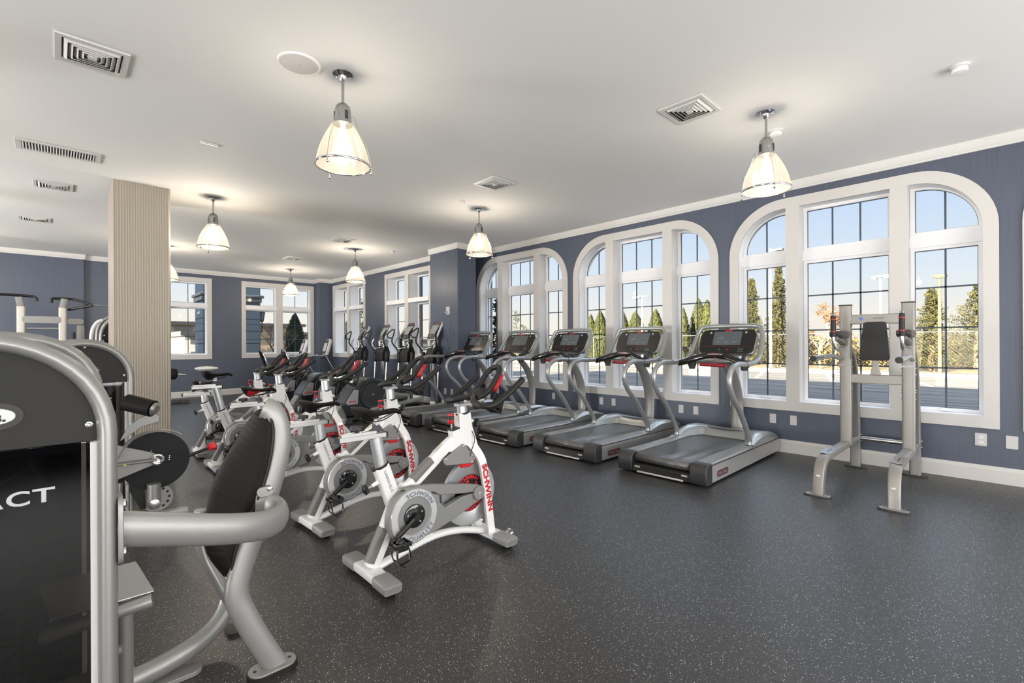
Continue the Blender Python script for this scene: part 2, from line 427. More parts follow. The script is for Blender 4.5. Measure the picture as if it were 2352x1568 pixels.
# step of the wall: pilaster and the farther wall with square windows
m = M(); m.bb(5.40, 5.835, 7.095, 8.0, 0, 3.4)
struct(m.build('wall_pilaster_front', MT['wall']))
m = M()
def wall_rect(m, f, a0, a1, d0, d1, zt, holes):
    """holes: (u0,u1,z0,z1) sorted"""
    u = a0
    for h0, h1, z0, z1 in holes:
        f(m, u, h0, 0, zt, d0, d1); f(m, h0, h1, 0, z0, d0, d1); f(m, h0, h1, z1, zt, d0, d1); u = h1
    f(m, u, a1, 0, zt, d0, d1)
fy = lambda m, u0, u1, z0, z1, d0, d1: m.bb(d0, d1, u0, u1, z0, z1)
fx = lambda m, u0, u1, z0, z1, d0, d1: m.bb(u0, u1, d0, d1, z0, z1)
wall_rect(m, fy, 7.5, 14.3, FX, 6.12, 3.9, [(8.53, 10.52, .955, 2.985), (11.57, 13.54, .955, 2.985)])
m.bb(6.12, EXT, 7.98, 8.3, 0, 3.9)
struct(m.build('wall_right_far', MT['wall']))
struct(M().bb(5.45, FX, 13.68, BY, 0, 3.4).build('wall_pilaster_back', MT['wall']))
m = M(); wall_rect(m, fx, -7.5, 6.3, BY, 14.36, 3.9, [(.965, 2.84, .955, 2.965), (3.54, 5.42, .955, 2.965)])
struct(m.build('wall_back', MT['wall']))
struct(M().bb(-1.5, .42, 13.98, BY, 0, 3.4).build('wall_back_panel', MT['wall']))
struct(M().bb(-7.7, -7.4, -4.5, 14.4, 0, 3.9).build('wall_left', MT['wall']))
m = M(); m.bb(-7.7, 6.2, -4.7, -4.4, 0, 3.9)
struct(m.build('wall_near', MT['wall']))
m = M(); m.strip(rc0(-4.4, 6.0, .25, 2.98), rc0(-4.32, 5.92, .33, 2.90), XZ, -4.42, -4.29)
for i in range(1, 8): m.bb(-4.4 + 1.3 * i - .03, -4.4 + 1.3 * i + .03, -4.40, -4.30, .3, 2.95)
m.bb(-4.35, 5.95, -4.40, -4.30, 2.2, 2.26)
struct(m.build('window_8', MT['sash']))  # frame bars added around the front fill lamp, solid wall behind
m = M(); m.strip(rc0(-3.3, 13.3, .25, 2.98), rc0(-3.22, 13.22, .33, 2.90), YZ, -7.42, -7.31)
for i in range(1, 12): m.bb(-7.40, -7.32, -3.3 + 1.383 * i - .03, -3.3 + 1.383 * i + .03, .3, 2.95)
m.bb(-7.40, -7.32, -3.25, 13.25, 2.2, 2.26)
struct(m.build('window_11', MT['sash']))  # unglazed bars added on the closed left wall to dress the fill lamps
# ceiling with the raised tray on the left
m = M()
m.bb(-7.7, EXT, -4.7, 6.985, CZ, CZ + .25); m.bb(.98, EXT, 6.985, 14.4, CZ, CZ + .25)
m.bb(-7.7, .98, 6.985, 14.4, CZ + .10, CZ + .25)
struct(m.build('ceiling', MT['ceil']))
struct(M().bb(-7.9, 6.6, -4.9, 14.5, 3.43, 5.0).build('trim_1', MT['dark2']))   # roof mass above
# fluted column
m = M(); m.bb(.474, .985, 6.992, 7.8, 0, CZ)
nr = 21; w_ = (.985 - .466) / nr
for i in range(nr):
    x = .466 + (i + .5) * w_
    m.tube([(x, 6.994, 0), (x, 6.994, CZ)], w_ * .34, .010, n=10, up=(0, 1, 0))
for i in range(32):
    y = 7.0 + (i + .5) * w_
    if y < 7.79: m.tube([(.983, y, 0), (.983, y, CZ)], .010, w_ * .34, n=8, up=(0, 1, 0))
col = thing('fluted_column', 'square column clad in tan vertical ribs, rising from floor to ceiling', 'column', (.725, 7.39, 0))
def reloc(mm, o):
    p = o.location
    mm.v = [(a - p[0], b - p[1], c - p[2]) for a, b, c in mm.v]; return mm
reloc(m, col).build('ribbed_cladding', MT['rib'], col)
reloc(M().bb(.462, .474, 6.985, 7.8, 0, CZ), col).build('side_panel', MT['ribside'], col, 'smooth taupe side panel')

# crown and base mouldings: runs (x0,y0)->(x1,y1), inward normal
def run(m, p0, p1, nrm, prof):
    """prof: (depth, z) outline"""
    a = Vector((p0[0], p0[1], 0)); b = Vector((p1[0], p1[1], 0)); n = Vector((nrm[0], nrm[1], 0))
    k = len(prof)
    vs = [a + n * d + Vector((0, 0, z)) for d, z in prof] + [b + n * d + Vector((0, 0, z)) for d, z in prof]
    m.add(vs, [(i, (i + 1) % k, k + (i + 1) % k, k + i) for i in range(k)] + [tuple(range(k)), tuple(range(k, 2 * k))[::-1]])
def crownp(z): return [(0, z - .105), (.018, z - .105), (.018, z - .085), (.030, z - .07), (.034, z), (0, z)]
basep = [(0, 0), (.020, 0), (.020, .118), (.012, .128), (.012, .142), (.006, .15), (0, .15)]
def mould(prof, name, runs, mt):
    m = M()
    for p0, p1, nr_ in runs: run(m, p0, p1, nr_, prof)
    struct(m.build(name, mt))
e = .03
mould(crownp(CZ), 'trim_2', [((WX, -4.4), (WX, 7.98), (-1, 0)), ((5.40, 7.095 - e), (5.40, 8.0 + e), (-1, 0)), ((5.40 - e, 7.095), (5.84 + e, 7.095), (0, -1)), ((FX, 7.98), (FX, 13.68), (-1, 0)),
      ((5.45 - e, 13.68), (FX, 13.68), (0, -1)), ((5.45, 13.68 - e), (5.45, BY), (-1, 0)), ((.985, BY), (5.45, BY), (0, -1)), ((5.835, 7.095 - e), (5.835, 8.0), (1, 0))], MT['crown'])
mould(crownp(CZ + .1), 'trim_3', [((-7.4, BY), (.985, BY), (0, -1)), ((-1.5, 13.98), (.42 + e, 13.98), (0, -1)), ((.42, 13.98 - e), (.42, BY), (1, 0))], MT['crown'])
mould(basep, 'baseboard_right', [((WX, -4.4), (WX, 7.98), (-1, 0)), ((FX, 8.0), (FX, 13.68), (-1, 0)), ((5.40, 7.095), (5.40, 8.0), (-1, 0)), ((5.40 - .02, 7.095), (5.835 + .02, 7.095), (0, -1)), ((5.45 - .02, 13.68), (FX, 13.68), (0, -1)), ((5.45, 13.68), (5.45, BY), (-1, 0))], MT['trim'])
mould(basep, 'baseboard_back', [((-7.4, BY), (5.45, BY), (0, -1))], MT['trim'])
struct(M().bb(-7.4, -7.385, -4.4, 14, 0, .15).build('baseboard_left', MT['trim']))

# ------------------------------------------------------------------ arched windows
def arc_outline(c, hw, z0, z1, r, n=14):
    o = [(c + hw, z0)]
    o += [(c + hw - r + r * math.cos(PI / 2 * i / n), z1 - r + r * math.sin(PI / 2 * i / n)) for i in range(n + 1)]
    o += [(c - hw + r - r * math.sin(PI / 2 * i / n), z1 - r + r * math.cos(PI / 2 * i / n)) for i in range(n + 1)]
    return o + [(c - hw, z0)]
def lite(root, pts, x, fw=.034, gx=None, vert=(), horiz=(), name='sash'):
    """one glazed opening: pts outline (y,z) ccw; frame of width fw, glass and muntins"""
    cy_ = sum(p[0] for p in pts) / len(pts); cz_ = sum(p[1] for p in pts) / len(pts)
    y0, y1 = min(p[0] for p in pts), max(p[0] for p in pts); z0, z1 = min(p[1] for p in pts), max(p[1] for p in pts)
    inn = [(cy_ + (p[0] - cy_) * (1 - 2 * fw / (y1 - y0)), cz_ + (p[1] - cz_) * (1 - 2 * fw / (z1 - z0))) for p in pts]
    fr_ = M().strip(pts, inn, YZ, x - .03, x + .03).build(name, MT['sash'], root)
    M().prism(inn, YZ, x + .004, x + .010).build('pane', MT['glass'], fr_)
    mm = M()
    def zr(y):                                        # vertical extent of the opening at y
        zs = []
        k = len(inn)
        for i in range(k):
            a, b = inn[i], inn[(i + 1) % k]
            if (a[0] - y) * (b[0] - y) < 0: t = (y - a[0]) / (b[0] - a[0]); zs.append(a[1] + t * (b[1] - a[1]))
        return (min(zs), max(zs)) if len(zs) > 1 else (z0, z1)
    for y in vert:
        a, b = zr(y); mm.bb(x + .003, x + .013, y - .008, y + .008, a, b)
    for z in horiz:
        ys = []
        k = len(inn)
        for i in range(k):
            a, b = inn[i], inn[(i + 1) % k]
            if (a[1] - z) * (b[1] - z) < 0: t = (z - a[1]) / (b[1] - a[1]); ys.append(a[0] + t * (b[0] - a[0]))
        mm.bb(x + .003, x + .013, min(ys), max(ys), z - .008, z + .008)
    if mm.v: mm.build('muntins', MT['muntin'], fr_)
    # dark gasket line
    g1 = [(cy_ + (p[0] - cy_) * (1 - .012 / (y1 - y0)), cz_ + (p[1] - cz_) * (1 - .012 / (z1 - z0))) for p in inn]
    M().strip(inn, g1, YZ, x - .002, x + .012).build('gasket', MT['muntin'], fr_)
def rc(y0, y1, z0, z1): return [(y0, z0), (y1, z0), (y1, z1), (y0, z1)]
def arched_window(idx, c):
    w = M(); fo = arc_outline(c, 1.20, .495, 2.992, .62); fi = arc_outline(c, 1.095, .495, 2.875, .512)
    w.strip(fo, fi, YZ, WX - .022, WX + .01, closed=False)
    w.bb(WX - .022, WX + .01, c - 1.095, c + 1.095, .495, .605)
    for s in (-1, 1): w.bb(WX - .021, EXT - .06, c + s * .415, c + s * .555, .60, 2.878)
    root = struct(w.build('window_%d' % idx, MT['trim']))
    j = M(); jo = arc_outline(c, 1.16, .56, 2.945, .58); ji = arc_outline(c, 1.095, .56, 2.875, .512)
    j.strip(jo, ji, YZ, WX + .005, EXT - .02, closed=False)
    j.bb(WX + .005, EXT - .02, c - 1.1, c + 1.1, .56, .605)
    j.build('jamb', MT['sash'], root)
    x = 6.40
    t = M()
    for a, b in ((-1.095, -.555), (-.415, .415), (.555, 1.095)):
        t.bb(x - .050, x + .05, c + a, c + b, 2.255, 2.375)
    t.build('transom', MT['sash'], root)
    H = (1.845, 1.44, 1.035)
    lite(root, rc(c - .413, c + .413, .605, 2.258), x, vert=(c - .13, c + .13), horiz=H)
    lite(root, rc(c - .413, c + .413, 2.372, 2.875), x, vert=(c - .13, c + .13))
    for s in (-1, 1):
        a, b = sorted((c + s * .557, c + s * 1.093))
        lite(root, rc(a, b, .605, 2.258), x, vert=((a + b) / 2,), horiz=H)
        r = .505; n = 12
        pts = [(c + s * .557, 2.372), (c + s * 1.093, 2.372)] + [(c + s * (1.093 - r + r * math.cos(PI / 2 * i / n)), 2.372 + (2.873 - 2.372) * math.sin(PI / 2 * i / n)) for i in range(1, n + 1)] + [(c + s * .557, 2.873)]
        if s < 0: pts = pts[::-1]
        lite(root, pts, x, vert=((a + b) / 2,))
        M().bb(x - .05, x - .02, c + s * .83 - .05, c + s * .83 + .05, .610, .630).build('crank_cover', MT['sash'], root, bev=.004)
    M().bb(x - .05, x - .02, c - .08, c + .08, .610, .630).build('crank_cover', MT['sash'], root, bev=.004)
for i, c_ in enumerate(WC): arched_window(i + 1, c_)
for i, c_ in enumerate(WC_ALL[:2]): arched_window(i + 9, c_)

def square_window(idx, f, c, hw, x, wall, depth, mt='trim'):
    """f maps (u,z,d): d from the wall face outwards; casing, mullion, transoms, four lites"""
    w = M(); o = rc(c - hw, c + hw, .94, 2.985); i_ = rc(c - hw + .10, c + hw - .10, 1.05, 2.875)
    def fm(mm, name, mtt, par=None, **k):
        mm.v = [tuple(f(*p)) for p in mm.v]; return mm.build(name, mtt, par, **k)
    I3 = lambda u, v, d: (u, v, d)
    w.strip(o, i_, I3, -.022, .01); w.box((c, 1.96, -.005), (.16, 1.86, .035))
    root = struct(fm(w, 'window_%d' % idx, MT['trim']))
    j = M(); j.strip(rc(c - hw + .03, c + hw - .03, .98, 2.95), i_, I3, .005, depth + .04)
    j.box((c, 1.96, depth / 2), (.15, 1.86, depth)); fm(j, 'jamb', MT['sash'], root)
    t = M()
    for s in (-1, 1):
        a, b = sorted((c + s * .075, c + s * (hw - .10)))
        t.box(((a + b) / 2, 2.285, depth / 2 - .02), (b - a, .095, depth + .02))
    fm(t, 'transom', MT['sash'], root)
    for s in (-1, 1):
        a, b = sorted((c + s * .075, c + s * (hw - .10)))
        for z0, z1, hz in ((1.05, 2.24, (1.845, 1.44)), (2.33, 2.875, ())):
            pts = rc(a, b, z0, z1); fw = .03; inn = rc(a + fw, b - fw, z0 + fw, z1 - fw)
            fr_ = fm(M().strip(pts, inn, I3, depth - .03, depth + .03), 'sash', MT['sash'], root)
            fm(M().prism(inn, I3, depth + .004, depth + .01), 'pane', MT['glass'], fr_)
            mm = M(); mm.box(((a + b) / 2, (z0 + z1) / 2, depth + .008), (.015, z1 - z0 - 2 * fw, .01))
            for z in hz: mm.box(((a + b) / 2, z, depth + .008), (b - a - 2 * fw, .015, .01))
            fm(mm, 'muntins', MT['muntin'], fr_)
            fm(M().strip(inn, rc(a + fw + .008, b - fw - .008, z0 + fw + .008, z1 - fw - .008), I3, depth - .002, depth + .012), 'gasket', MT['muntin'], fr_)
ffar = lambda u, v, d: Vector((FX + d, u, v))
square_window(4, ffar, 9.525, 1.005, None, FX, .27)
square_window(5, ffar, 12.555, 1.0, None, FX, .27)
fback = lambda u, v, d: Vector((u, BY + d, v))
square_window(6, fback, 1.90, .95, None, BY, .12)
square_window(7, fback, 4.48, .95, None, BY, .12)

# wall plates
def plate(x, y, z, wh, label, f, duplex=False):
    r = thing('outlet_plate', label, 'outlet', f(x, y, z, 0)[0:3] if False else f(0, 0, 0))
    return r
def wall_plate(loc, face, label, duplex, group, w=.075, h_=.115):
    """face: 'x' looks to -X, 'y' looks to -Y"""
    t = thing('wall_outlet' if duplex else 'blank_wall_plate', label, 'wall plate', loc, 0 if face == 'x' else 90, group)
    M().prism(rrect(w, h_, .006, 2), lambda u, v, d: Vector((d, u, v)), -.007, 0).build('cover_plate', MT['plate'], t, bev=.002)
    if duplex:
        for s in (-1, 1):
            q = M().prism(rrect(.034, .028, .01, 3, 0, s * .024), lambda u, v, d: Vector((d, u, v)), -.0095, -.006).build('socket', MT['sash'], t)
            g = M()
            for a in (-.007, .007): g.bb(-.0102, -.009, a - .0015, a + .0015, s * .024, s * .024 + .009)
            g.build('slots', MT['dark'], q)
    return t
wall_plate((WX, .175, .385), 'x', 'white duplex outlet on the blue wall, below the right end of the nearest arched window', True, None, .08, .118)
wall_plate((WX, -.025, .385), 'x', 'blank white wall plate low on the blue wall, nearest the right edge of the photo', False, None, .078, .118)
for y, s in ((1.735, 'blank white plate under the nearest arched window, nearer the knee raise station'), (1.955, 'blank white wall plate under the nearest arched window, nearer the treadmill'),
             (2.91, 'blank white wall plate behind the nearest treadmill belt, right one of its pair'), (3.12, 'blank white wall plate behind the nearest treadmill belt, left one of its pair'),
             (4.22, 'blank white wall plate behind the second nearest treadmill, right one of its pair'), (4.45, 'blank white wall plate behind the second nearest treadmill, left one, partly covered by a rail'),
             (5.45, 'blank white wall plate seen between the legs of the third treadmill'), (6.9, 'blank white wall plate seen between the rails of the fourth treadmill, right one'), (7.12, 'blank white wall plate seen between the rails of the fourth treadmill, left one')):
    wall_plate((WX, y, .385), 'x', s, False, None, .070, .112)
for y, s in ((7.29, 'right'), (7.50, 'left')):
    wall_plate((5.40, y, .385), 'x', 'blank white wall plate low on the dark pilaster beside the farthest treadmill, %s one' % s, False, None, .07, .112)
th = thing('thermostat', 'small beige box with a chrome key switch, high on the dark pilaster', 'switch', (5.40, 7.39, 1.93))
M().prism(rrect(.105, .15, .008, 3), lambda u, v, d: Vector((d, u, v)), -.02, 0).build('housing', MT['plate'], th, bev=.002)
M().prism(rrect(.05, .04, .02, 4, .01, -.03), lambda u, v, d: Vector((d, u, v)), -.035, -.018).build('key_switch', MT['chrome'], th)
M().cyl((-.03, .01, -.03), (-.08, .03, -.032), .012).build('key', MT['chrome'], th)

# ------------------------------------------------------------------ ceiling fixtures
def diffuser(loc, label, s=.36):
    t = thing('ceiling_diffuser', label, 'vent', loc, 0, 'square ceiling vents')
    h = s / 2
    M().bb(-h + .03, h - .03, -h + .03, h - .03, -.002, -.0005).build('duct_opening', MT['ventd'], t)
    def sq(a): return [(-a, -a), (a, -a), (a, a), (-a, a)]
    f = M(); f.strip(sq(h), sq(h - .035), XY, -.012, -.0005); f.build('frame', MT['ventw'], t, bev=.003)
    for k in range(5):
        a = h - .040 - k * .026; b = a - .020
        mm = M(); vs = []
        for (q, z) in ((a, -.002), (a - .001, -.004), (b, -.022), (b - .002, -.021)):
            vs += [(x, y, z) for x, y in sq(q)]
        mm.add(vs, [(r_ * 4 + i, r_ * 4 + (i + 1) % 4, ((r_ + 1) % 4) * 4 + (i + 1) % 4, ((r_ + 1) % 4) * 4 + i) for r_ in range(4) for i in range(4)])
        mm.build('louvre', MT['ventw'], t, ang=10)
    M().bb(-.022, .022, -.022, .022, -.024, -.018).build('centre_plate', MT['ventw'], t)
    return t
dproto = diffuser((3.69, 1.77, CZ), 'square white ceiling vent between the two nearest pendants on the window side')
for loc, lb in (((3.71, 4.16, CZ), 'square white ceiling vent in the middle of the ceiling, second nearest on the window side'), ((.17, 4.10, CZ), 'square white ceiling vent in the upper left corner of the photo'),
                ((3.72, 8.3, CZ), 'square white ceiling vent just left of the far pendant beside the windows'), ((3.72, 10.75, CZ), 'square white ceiling vent farthest away, above the farthest pendant'),
                ((-.03, 8.15, CZ + .1), 'square white ceiling vent on the raised ceiling, nearer one left of the column'), ((-.25, 10.5, CZ + .1), 'square white ceiling vent on the raised ceiling, farther one left of the column')):
    dup(dproto, loc, 0, lb)
t = thing('return_grille', 'long rectangular white ceiling grille with dark slots, left of the column', 'vent', (.02, 6.33, CZ))
M().bb(-.26, .26, -.10, .10, -.002, -.0005).build('duct_opening', MT['ventd'], t)
f = M(); f.strip([(-.30, -.15), (.30, -.15), (.30, .15), (-.30, .15)], [(-.255, -.11), (.255, -.11), (.255, .11), (-.255, .11)], XY, -.012, -.0005); f.build('frame', MT['ventw'], t, bev=.003)
for i in range(25):
    x = -.245 + i * .0205
    M().box((x, 0, -.009), (.009, .22, .014), Matrix.Rotation(.25, 3, 'Y')).build('slat', MT['ventw'], t)
t = thing('ceiling_speaker', 'round flush white ceiling speaker grille beside the nearest left pendant', 'speaker', (1.175, 3.275, CZ))
M().lathe([(0.001, -.010), (.118, -.010), (.122, -.008)], n=40).build('grille', MT['plate'], t)
M().lathe([(.120, -.0005), (.120, -.011), (.130, -.011), (.136, -.0005)], n=40).build('rim', MT['ceil'], t)
M().cyl((0, 0, -.0125), (0, 0, -.009), .006).build('logo', MT['textgrey'], t)
def smoke(loc, label, r=.07):
    t = thing('smoke_detector', label, 'detector', loc)
    M().lathe([(r * 1.05, 0), (r * 1.05, -.012), (r * .8, -.014), (r * .78, -.024)], n=28).build('base', MT['ventw'], t)
    M().lathe([(r * .78, -.024), (r * .86, -.026), (r * .84, -.045), (.001, -.050)], n=28).build('cap', MT['ceil'], t)
    return t
smoke((4.62, 1.42, CZ), 'round white smoke detector beside the nearest window-side pendant', .055)
smoke((4.46, .22, CZ), 'flat white disc on the ceiling in the upper right corner', .05)
smoke((4.10, 8.95, CZ), 'round white smoke detector far away, near the far corner', .06)
smoke((4.9, 8.6, CZ), 'tiny sensor dot on the ceiling above the square windows', .03)
smoke((3.85, 4.95, CZ), 'small flat white disc on the ceiling right of the third pendant', .035)
t = thing('ceiling_sensor_bar', 'small slim white bar on the ceiling between the two left pendants', 'sensor', (1.03, 5.15, CZ))
M().bb(-.07, .07, -.02, .02, -.012, 0).build('cover', MT['ventw'], t, bev=.003)
M().bb(-.06, .06, -.012, .012, -.015, -.011).build('lens', MT['plate'], t)

# ------------------------------------------------------------------ pendants
def pendant(loc, label):
    t = thing('pendant_lamp', label, 'lamp', loc, 0, 'prismatic glass pendants')
    M().lathe([(.066, 0), (.066, -.006), (.050, -.010), (.028, -.020), (.020, -.045), (.012, -.055)], n=32).build('canopy', MT['chrome'], t)
    M().cyl((0, 0, -.05), (0, 0, -.215), .0095).build('rod', MT['brushed'], t)
    k = M(); k.lathe([(.012, -.205), (.030, -.212), (.048, -.232), (.054, -.262), (.058, -.345), (.064, -.350), (.064, -.356), (.052, -.358)], n=32)
    k.build('neck', MT['brushed'], t)
    for a in (30, 150, 270):
        an = math.radians(a); c_, s_ = math.cos(an), math.sin(an)
        M().box((.0535 * c_, .0535 * s_, -.30), (.010, .022, .06), Matrix.Rotation(an, 3, 'Z')).build('neck_slot', MT['dark'], t)
    prof = [(.066, -.352), (.082, -.375), (.108, -.42), (.134, -.475), (.156, -.535), (.172, -.60), (.178, -.635)]
    p2 = spl([Vector((r, 0, z)) for r, z in prof], 4)
    g = M(); g.lathe([(p.x, p.z) for p in p2], n=120, flute=60, fa=.006)
    g.v = g.v; g.f = [fc for fc in g.f if len(fc) == 4]; g.mi = [0] * len(g.f)
    g.build('glass_shade', MT['shade'], t, ang=80)
    d = M(); d.lathe([(.174, -.640), (.150, -.652), (.10, -.660), (.05, -.662), (.001, -.655)], n=96, flute=48, fa=.012)
    d.f = [fc for fc in d.f if len(fc) == 4]; d.mi = [0] * len(d.f)
    d.build('glass_lens', MT['lens'], t, ang=20)
    M().ring((0, 0, -.638), (0, 0, 1), .181, .0055, 48, 8, .008).build('rim_band', MT['chrome'], t)
    for a in (-25, 95, 215):
        an = math.radians(a); c_, s_ = math.cos(an), math.sin(an)
        w = M(); w.tube([(r * c_, r * s_, z) for r, z in ((.058, -.29), (.075, -.293), (.115, -.40), (.162, -.50), (.185, -.60), (.188, -.638))], .0022, n=6)
        w.ball((.188 * c_, .188 * s_, -.64), .010, 8); w.cyl((.190 * c_, .190 * s_, -.645), (.190 * c_, .190 * s_, -.670), .004); w.ball((.190 * c_, .190 * s_, -.675), .010, 8)
        w.build('wire_clip', MT['chrome'], t)
    M().lathe([(.001, -.50), (.022, -.495), (.036, -.47), (.036, -.44), (.022, -.40), (.014, -.36)], n=16).build('bulb', MT['bulb'], t)
    return t
PEND = [((1.44, 3.195, CZ), 'nearest glass pendant on the left row, hanging beside the round ceiling speaker'),
        ((4.19, 1.36, CZ), 'glass pendant hanging in front of the nearest arched window, right side of the photo'),
        ((1.44, 7.0, CZ), 'glass pendant hanging just right of the ribbed column'),
        ((4.25, 5.09, CZ), 'glass pendant in the middle of the photo, in front of the farthest arched window'),
        ((4.265, 8.93, CZ), 'second farthest glass pendant on the window side, in front of the farther square window'),
        ((4.23, 12.43, CZ), 'farthest glass pendant, hanging in front of the far double window'),
        ((1.50, 11.0, CZ), 'glass pendant half hidden behind the ribbed column')]
pp = pendant(*PEND[0]); allp = [pp]
for loc, lb in PEND[1:]:
    allp.append(dup(pp, loc, 0, lb))
BULBS = [p[0] for p in PEND] + [(1.44, -.6, CZ), (4.23, -2.4, CZ), (-1.4, 1.4, CZ), (-1.4, 5.2, CZ), (-1.4, -2.4, CZ), (-1.6, 9.0, CZ + .1), (-1.6, 12.2, CZ + .1)]  # entries after PEND are pendants added out of view for more light
for i, loc in enumerate(BULBS):
    li = bpy.data.lights.new('pendant_bulb', 'POINT'); li.energy = LAMP_W * (1.0 if loc[1] < 4 else (2.0 if loc[1] < 6 else 2.9)); li.color = (1.0, .90, .78); li.shadow_soft_size = .05
    lo = bpy.data.objects.new('pendant_bulb', li); COL.objects.link(lo); lo.location = (loc[0], loc[1], loc[2] - .53)
    if i >= len(PEND):
        allp.append(dup(pp, loc, 0, 'added glass pendant outside the photo, ' + ('behind the camera', 'far right behind the camera', 'left of the nearest tower', 'left of the second tower', 'far left behind the camera', 'on the raised ceiling, nearer', 'on the raised ceiling, farther')[i - len(PEND)]))
# ------------------------------------------------------------------ treadmill
def treadmill(loc, rz, label):
    t = thing('treadmill', label, 'treadmill', loc, rz, 'treadmills in a row facing the windows')
    L = 1.95
    M().bb(.08, 1.90, -.43, .43, .035, .165).build('deck_frame', MT['dark'], t)
    for s in (-1, 1):
        # brushed side panel with its pill badge
        m = M(); m.prism([(.075, .02), (L - .02, .03), (L, .06), (L, .165), (L - .02, .178), (.075, .185)], lambda u, v, d: Vector((u, s * d, v)), .430, .452)
        sp_ = m.build('side_panel', MT['panel'], t, bev=.004)
        m = M(); m.prism([(.07, .180), (L, .172), (L, .180), (.07, .188)], lambda u, v, d: Vector((u, s * d, v)), .425, .456)
        m.build('side_trim', MT['dark'], sp_)
        fp = (lambda u, v, d: Vector((.335 - u * s * -1 * -1 if False else .335 + u * (1 if s < 0 else -1), s * d, .085 + v)))
        b0 = M().prism(rrect(.262, .068, .033, 6), fp, .452, .4545).build('badge', MT['badge'], sp_)
        M().prism(rrect(.250, .056, .027, 6), fp, .4545, .4556).build('badge_field', MT['maroon'], b0)
        M().text('STAR TRAC', .042, lambda x, y: fp(x, y, .4562), width=1.0, bold=.0012).build('badge_lettering', MT['badge'], b0)
        # foot rail
        m = M(); m.prism([(.30, .178), (.445, .178), (.448, .186), (.435, .199), (.31, .203), (.30, .198)], lambda u, v, d: Vector((d, s * u, v)), .03, 1.5)
        m.build('foot_rail', MT['silver'], t, bev=.002)
        # rounded dark end cap
        m = M(); m.prism([(-.03, .045), (-.015, .015), (.10, .015), (.10, .203), (.02, .203), (-.012, .185), (-.03, .15)], lambda u, v, d: Vector((u, s * d, v)), .300, .460)
        m.build('end_cap', MT['dark'], t, bev=.008)
    # belt around the rear roller
    pts = [(1.60, .188), (.06, .190)] + [(.045 - .038 * math.sin(a), .150 + .040 * math.cos(a)) for a in [i * PI / 8 for i in range(1, 8)]] + [(.06, .108), (.5, .105)]
    m = M(); vs = []
    for y in (-.285, .285): vs += [(x, y, z) for x, z in pts]
    k = len(pts); m.add(vs, [(i, i + 1, k + i + 1, k + i) for i in range(k - 1)])
    bl = m.build('running_belt', MT['belt'], t, solid=.004)
    M().text('STAR TRAC', .05, lambda x, y: Vector((.16 + y, -.12 - x, .1935)), bold=.001).build('belt_marking', MT['textgrey'], bl)
    m = M(); m.cyl((.050, -.296, .149), (.050, .296, .149), .030); m.build('rear_roller', MT['black'], t)
    m = M(); m.prism([(-.022, .02), (.09, .015), (.09, .10), (.01, .103), (-.014, .09)], XZ, -.300, .300)
    rb = m.build('rear_bumper', MT['black'], t, bev=.006)
    M().bb(-.030, -.018, -.24, .24, .018, .034).build('bumper_strip', MT['plate'], rb, bev=.003)
    for y in (-.25, .24):
        M().bb(-.0225, -.018, y - .028, y + .028, .065, .080).build('warning_label', MT['label'], rb)
    # motor hood: saddle shape with horns running back along the rails
    def hz(u, v):
        y = (v - .5) * .90; ay = abs(y)
        k_ = min(max((ay - .24) / .15, 0), 1); k_ = k_ * k_ * (3 - 2 * k_)
        xs = 1.44 - .48 * k_; xe = 1.945 - .05 * (ay / .45) ** 6
        x = xs + (xe - xs) * u
        rise = (.02 + .10) if True else 0
        w = .05 + .42 * k_
        q = min(max((x - xs) / w, 0), 1); q = q * q * (3 - 2 * q)
        e_ = min(max((x - 1.50) / .45, 0), 1)
        z = .192 + (.098 - .012 * math.cos(y * 6)) * q - .085 * e_ * e_
        edge = min(max((ay - .40) / .05, 0), 1); z -= .035 * edge * edge * q
        return Vector((x, y, z))
    m = M(); m.grid(hz, 26, 30)
    # skirt down the sides and front
    sk = [hz(i / 26, 0) for i in range(27)]
    for side in (0, 1):
        row = [hz(i / 26, side) for i in range(27)]; lo = [Vector((p.x, p.y, .165)) for p in row]
        m.add(row + lo, [(i, i + 1, 27 + i + 1, 27 + i) for i in range(26)])
    row = [hz(1, j / 30) for j in range(31)]; lo = [Vector((p.x, p.y, .165)) for p in row]
    m.add(row + lo, [(i, i + 1, 31 + i + 1, 31 + i) for i in range(30)])
    hd = m.build('motor_hood', MT['rail'], t, ang=60)
    m = M(); m.add([(1.505 + .040 * math.sin(2 * PI * i / 28), .215 * math.cos(2 * PI * i / 28), hz(.14, .5).z + .0085) for i in range(28)], [tuple(range(28))])
    em_ = m.build('hood_emblem', MT['cover'], hd)
    M().text('STAR TRAC', .06, lambda x, y: Vector((1.505 + y * .8, -x, hz(.14, .5).z + .0095)), width=1.0, bold=.001).build('hood_lettering', MT['fly'], em_)
    # handrail: one long bent tube from foot to foot around the console
    half = [(1.12, .41, .20), (1.11, .41, .30), (.88, .41, .58), (.68, .41, .755), (.605, .41, .90), (.655, .41, 1.02), (.82, .41, 1.075), (1.08, .41, 1.068), (1.32, .405, 1.085), (1.46, .40, 1.145), (1.60, .385, 1.34), (1.655, .355, 1.46), (1.675, .27, 1.492), (1.68, 0, 1.497)]
    path = half + [(x, -y, z) for x, y, z in half[-2::-1]]
    m = M(); m.tube(spl(path, 6), .027, n=14, up=(0, 1, 0)); hr = m.build('handrail', MT['rail'], t, ang=80)
    for s in (-1, 1):
        m = M(); m.ring((1.12, s * .41, .205), (0, 0, 1), .036, .010, 20, 8); m.build('post_collar', MT['dark'], hr)
        m = M(); m.ring((1.02, s * .41, 1.070), (1, 0, 0), .0275, .003, 20, 6); m.build('joint_ring', MT['maroon'], hr)
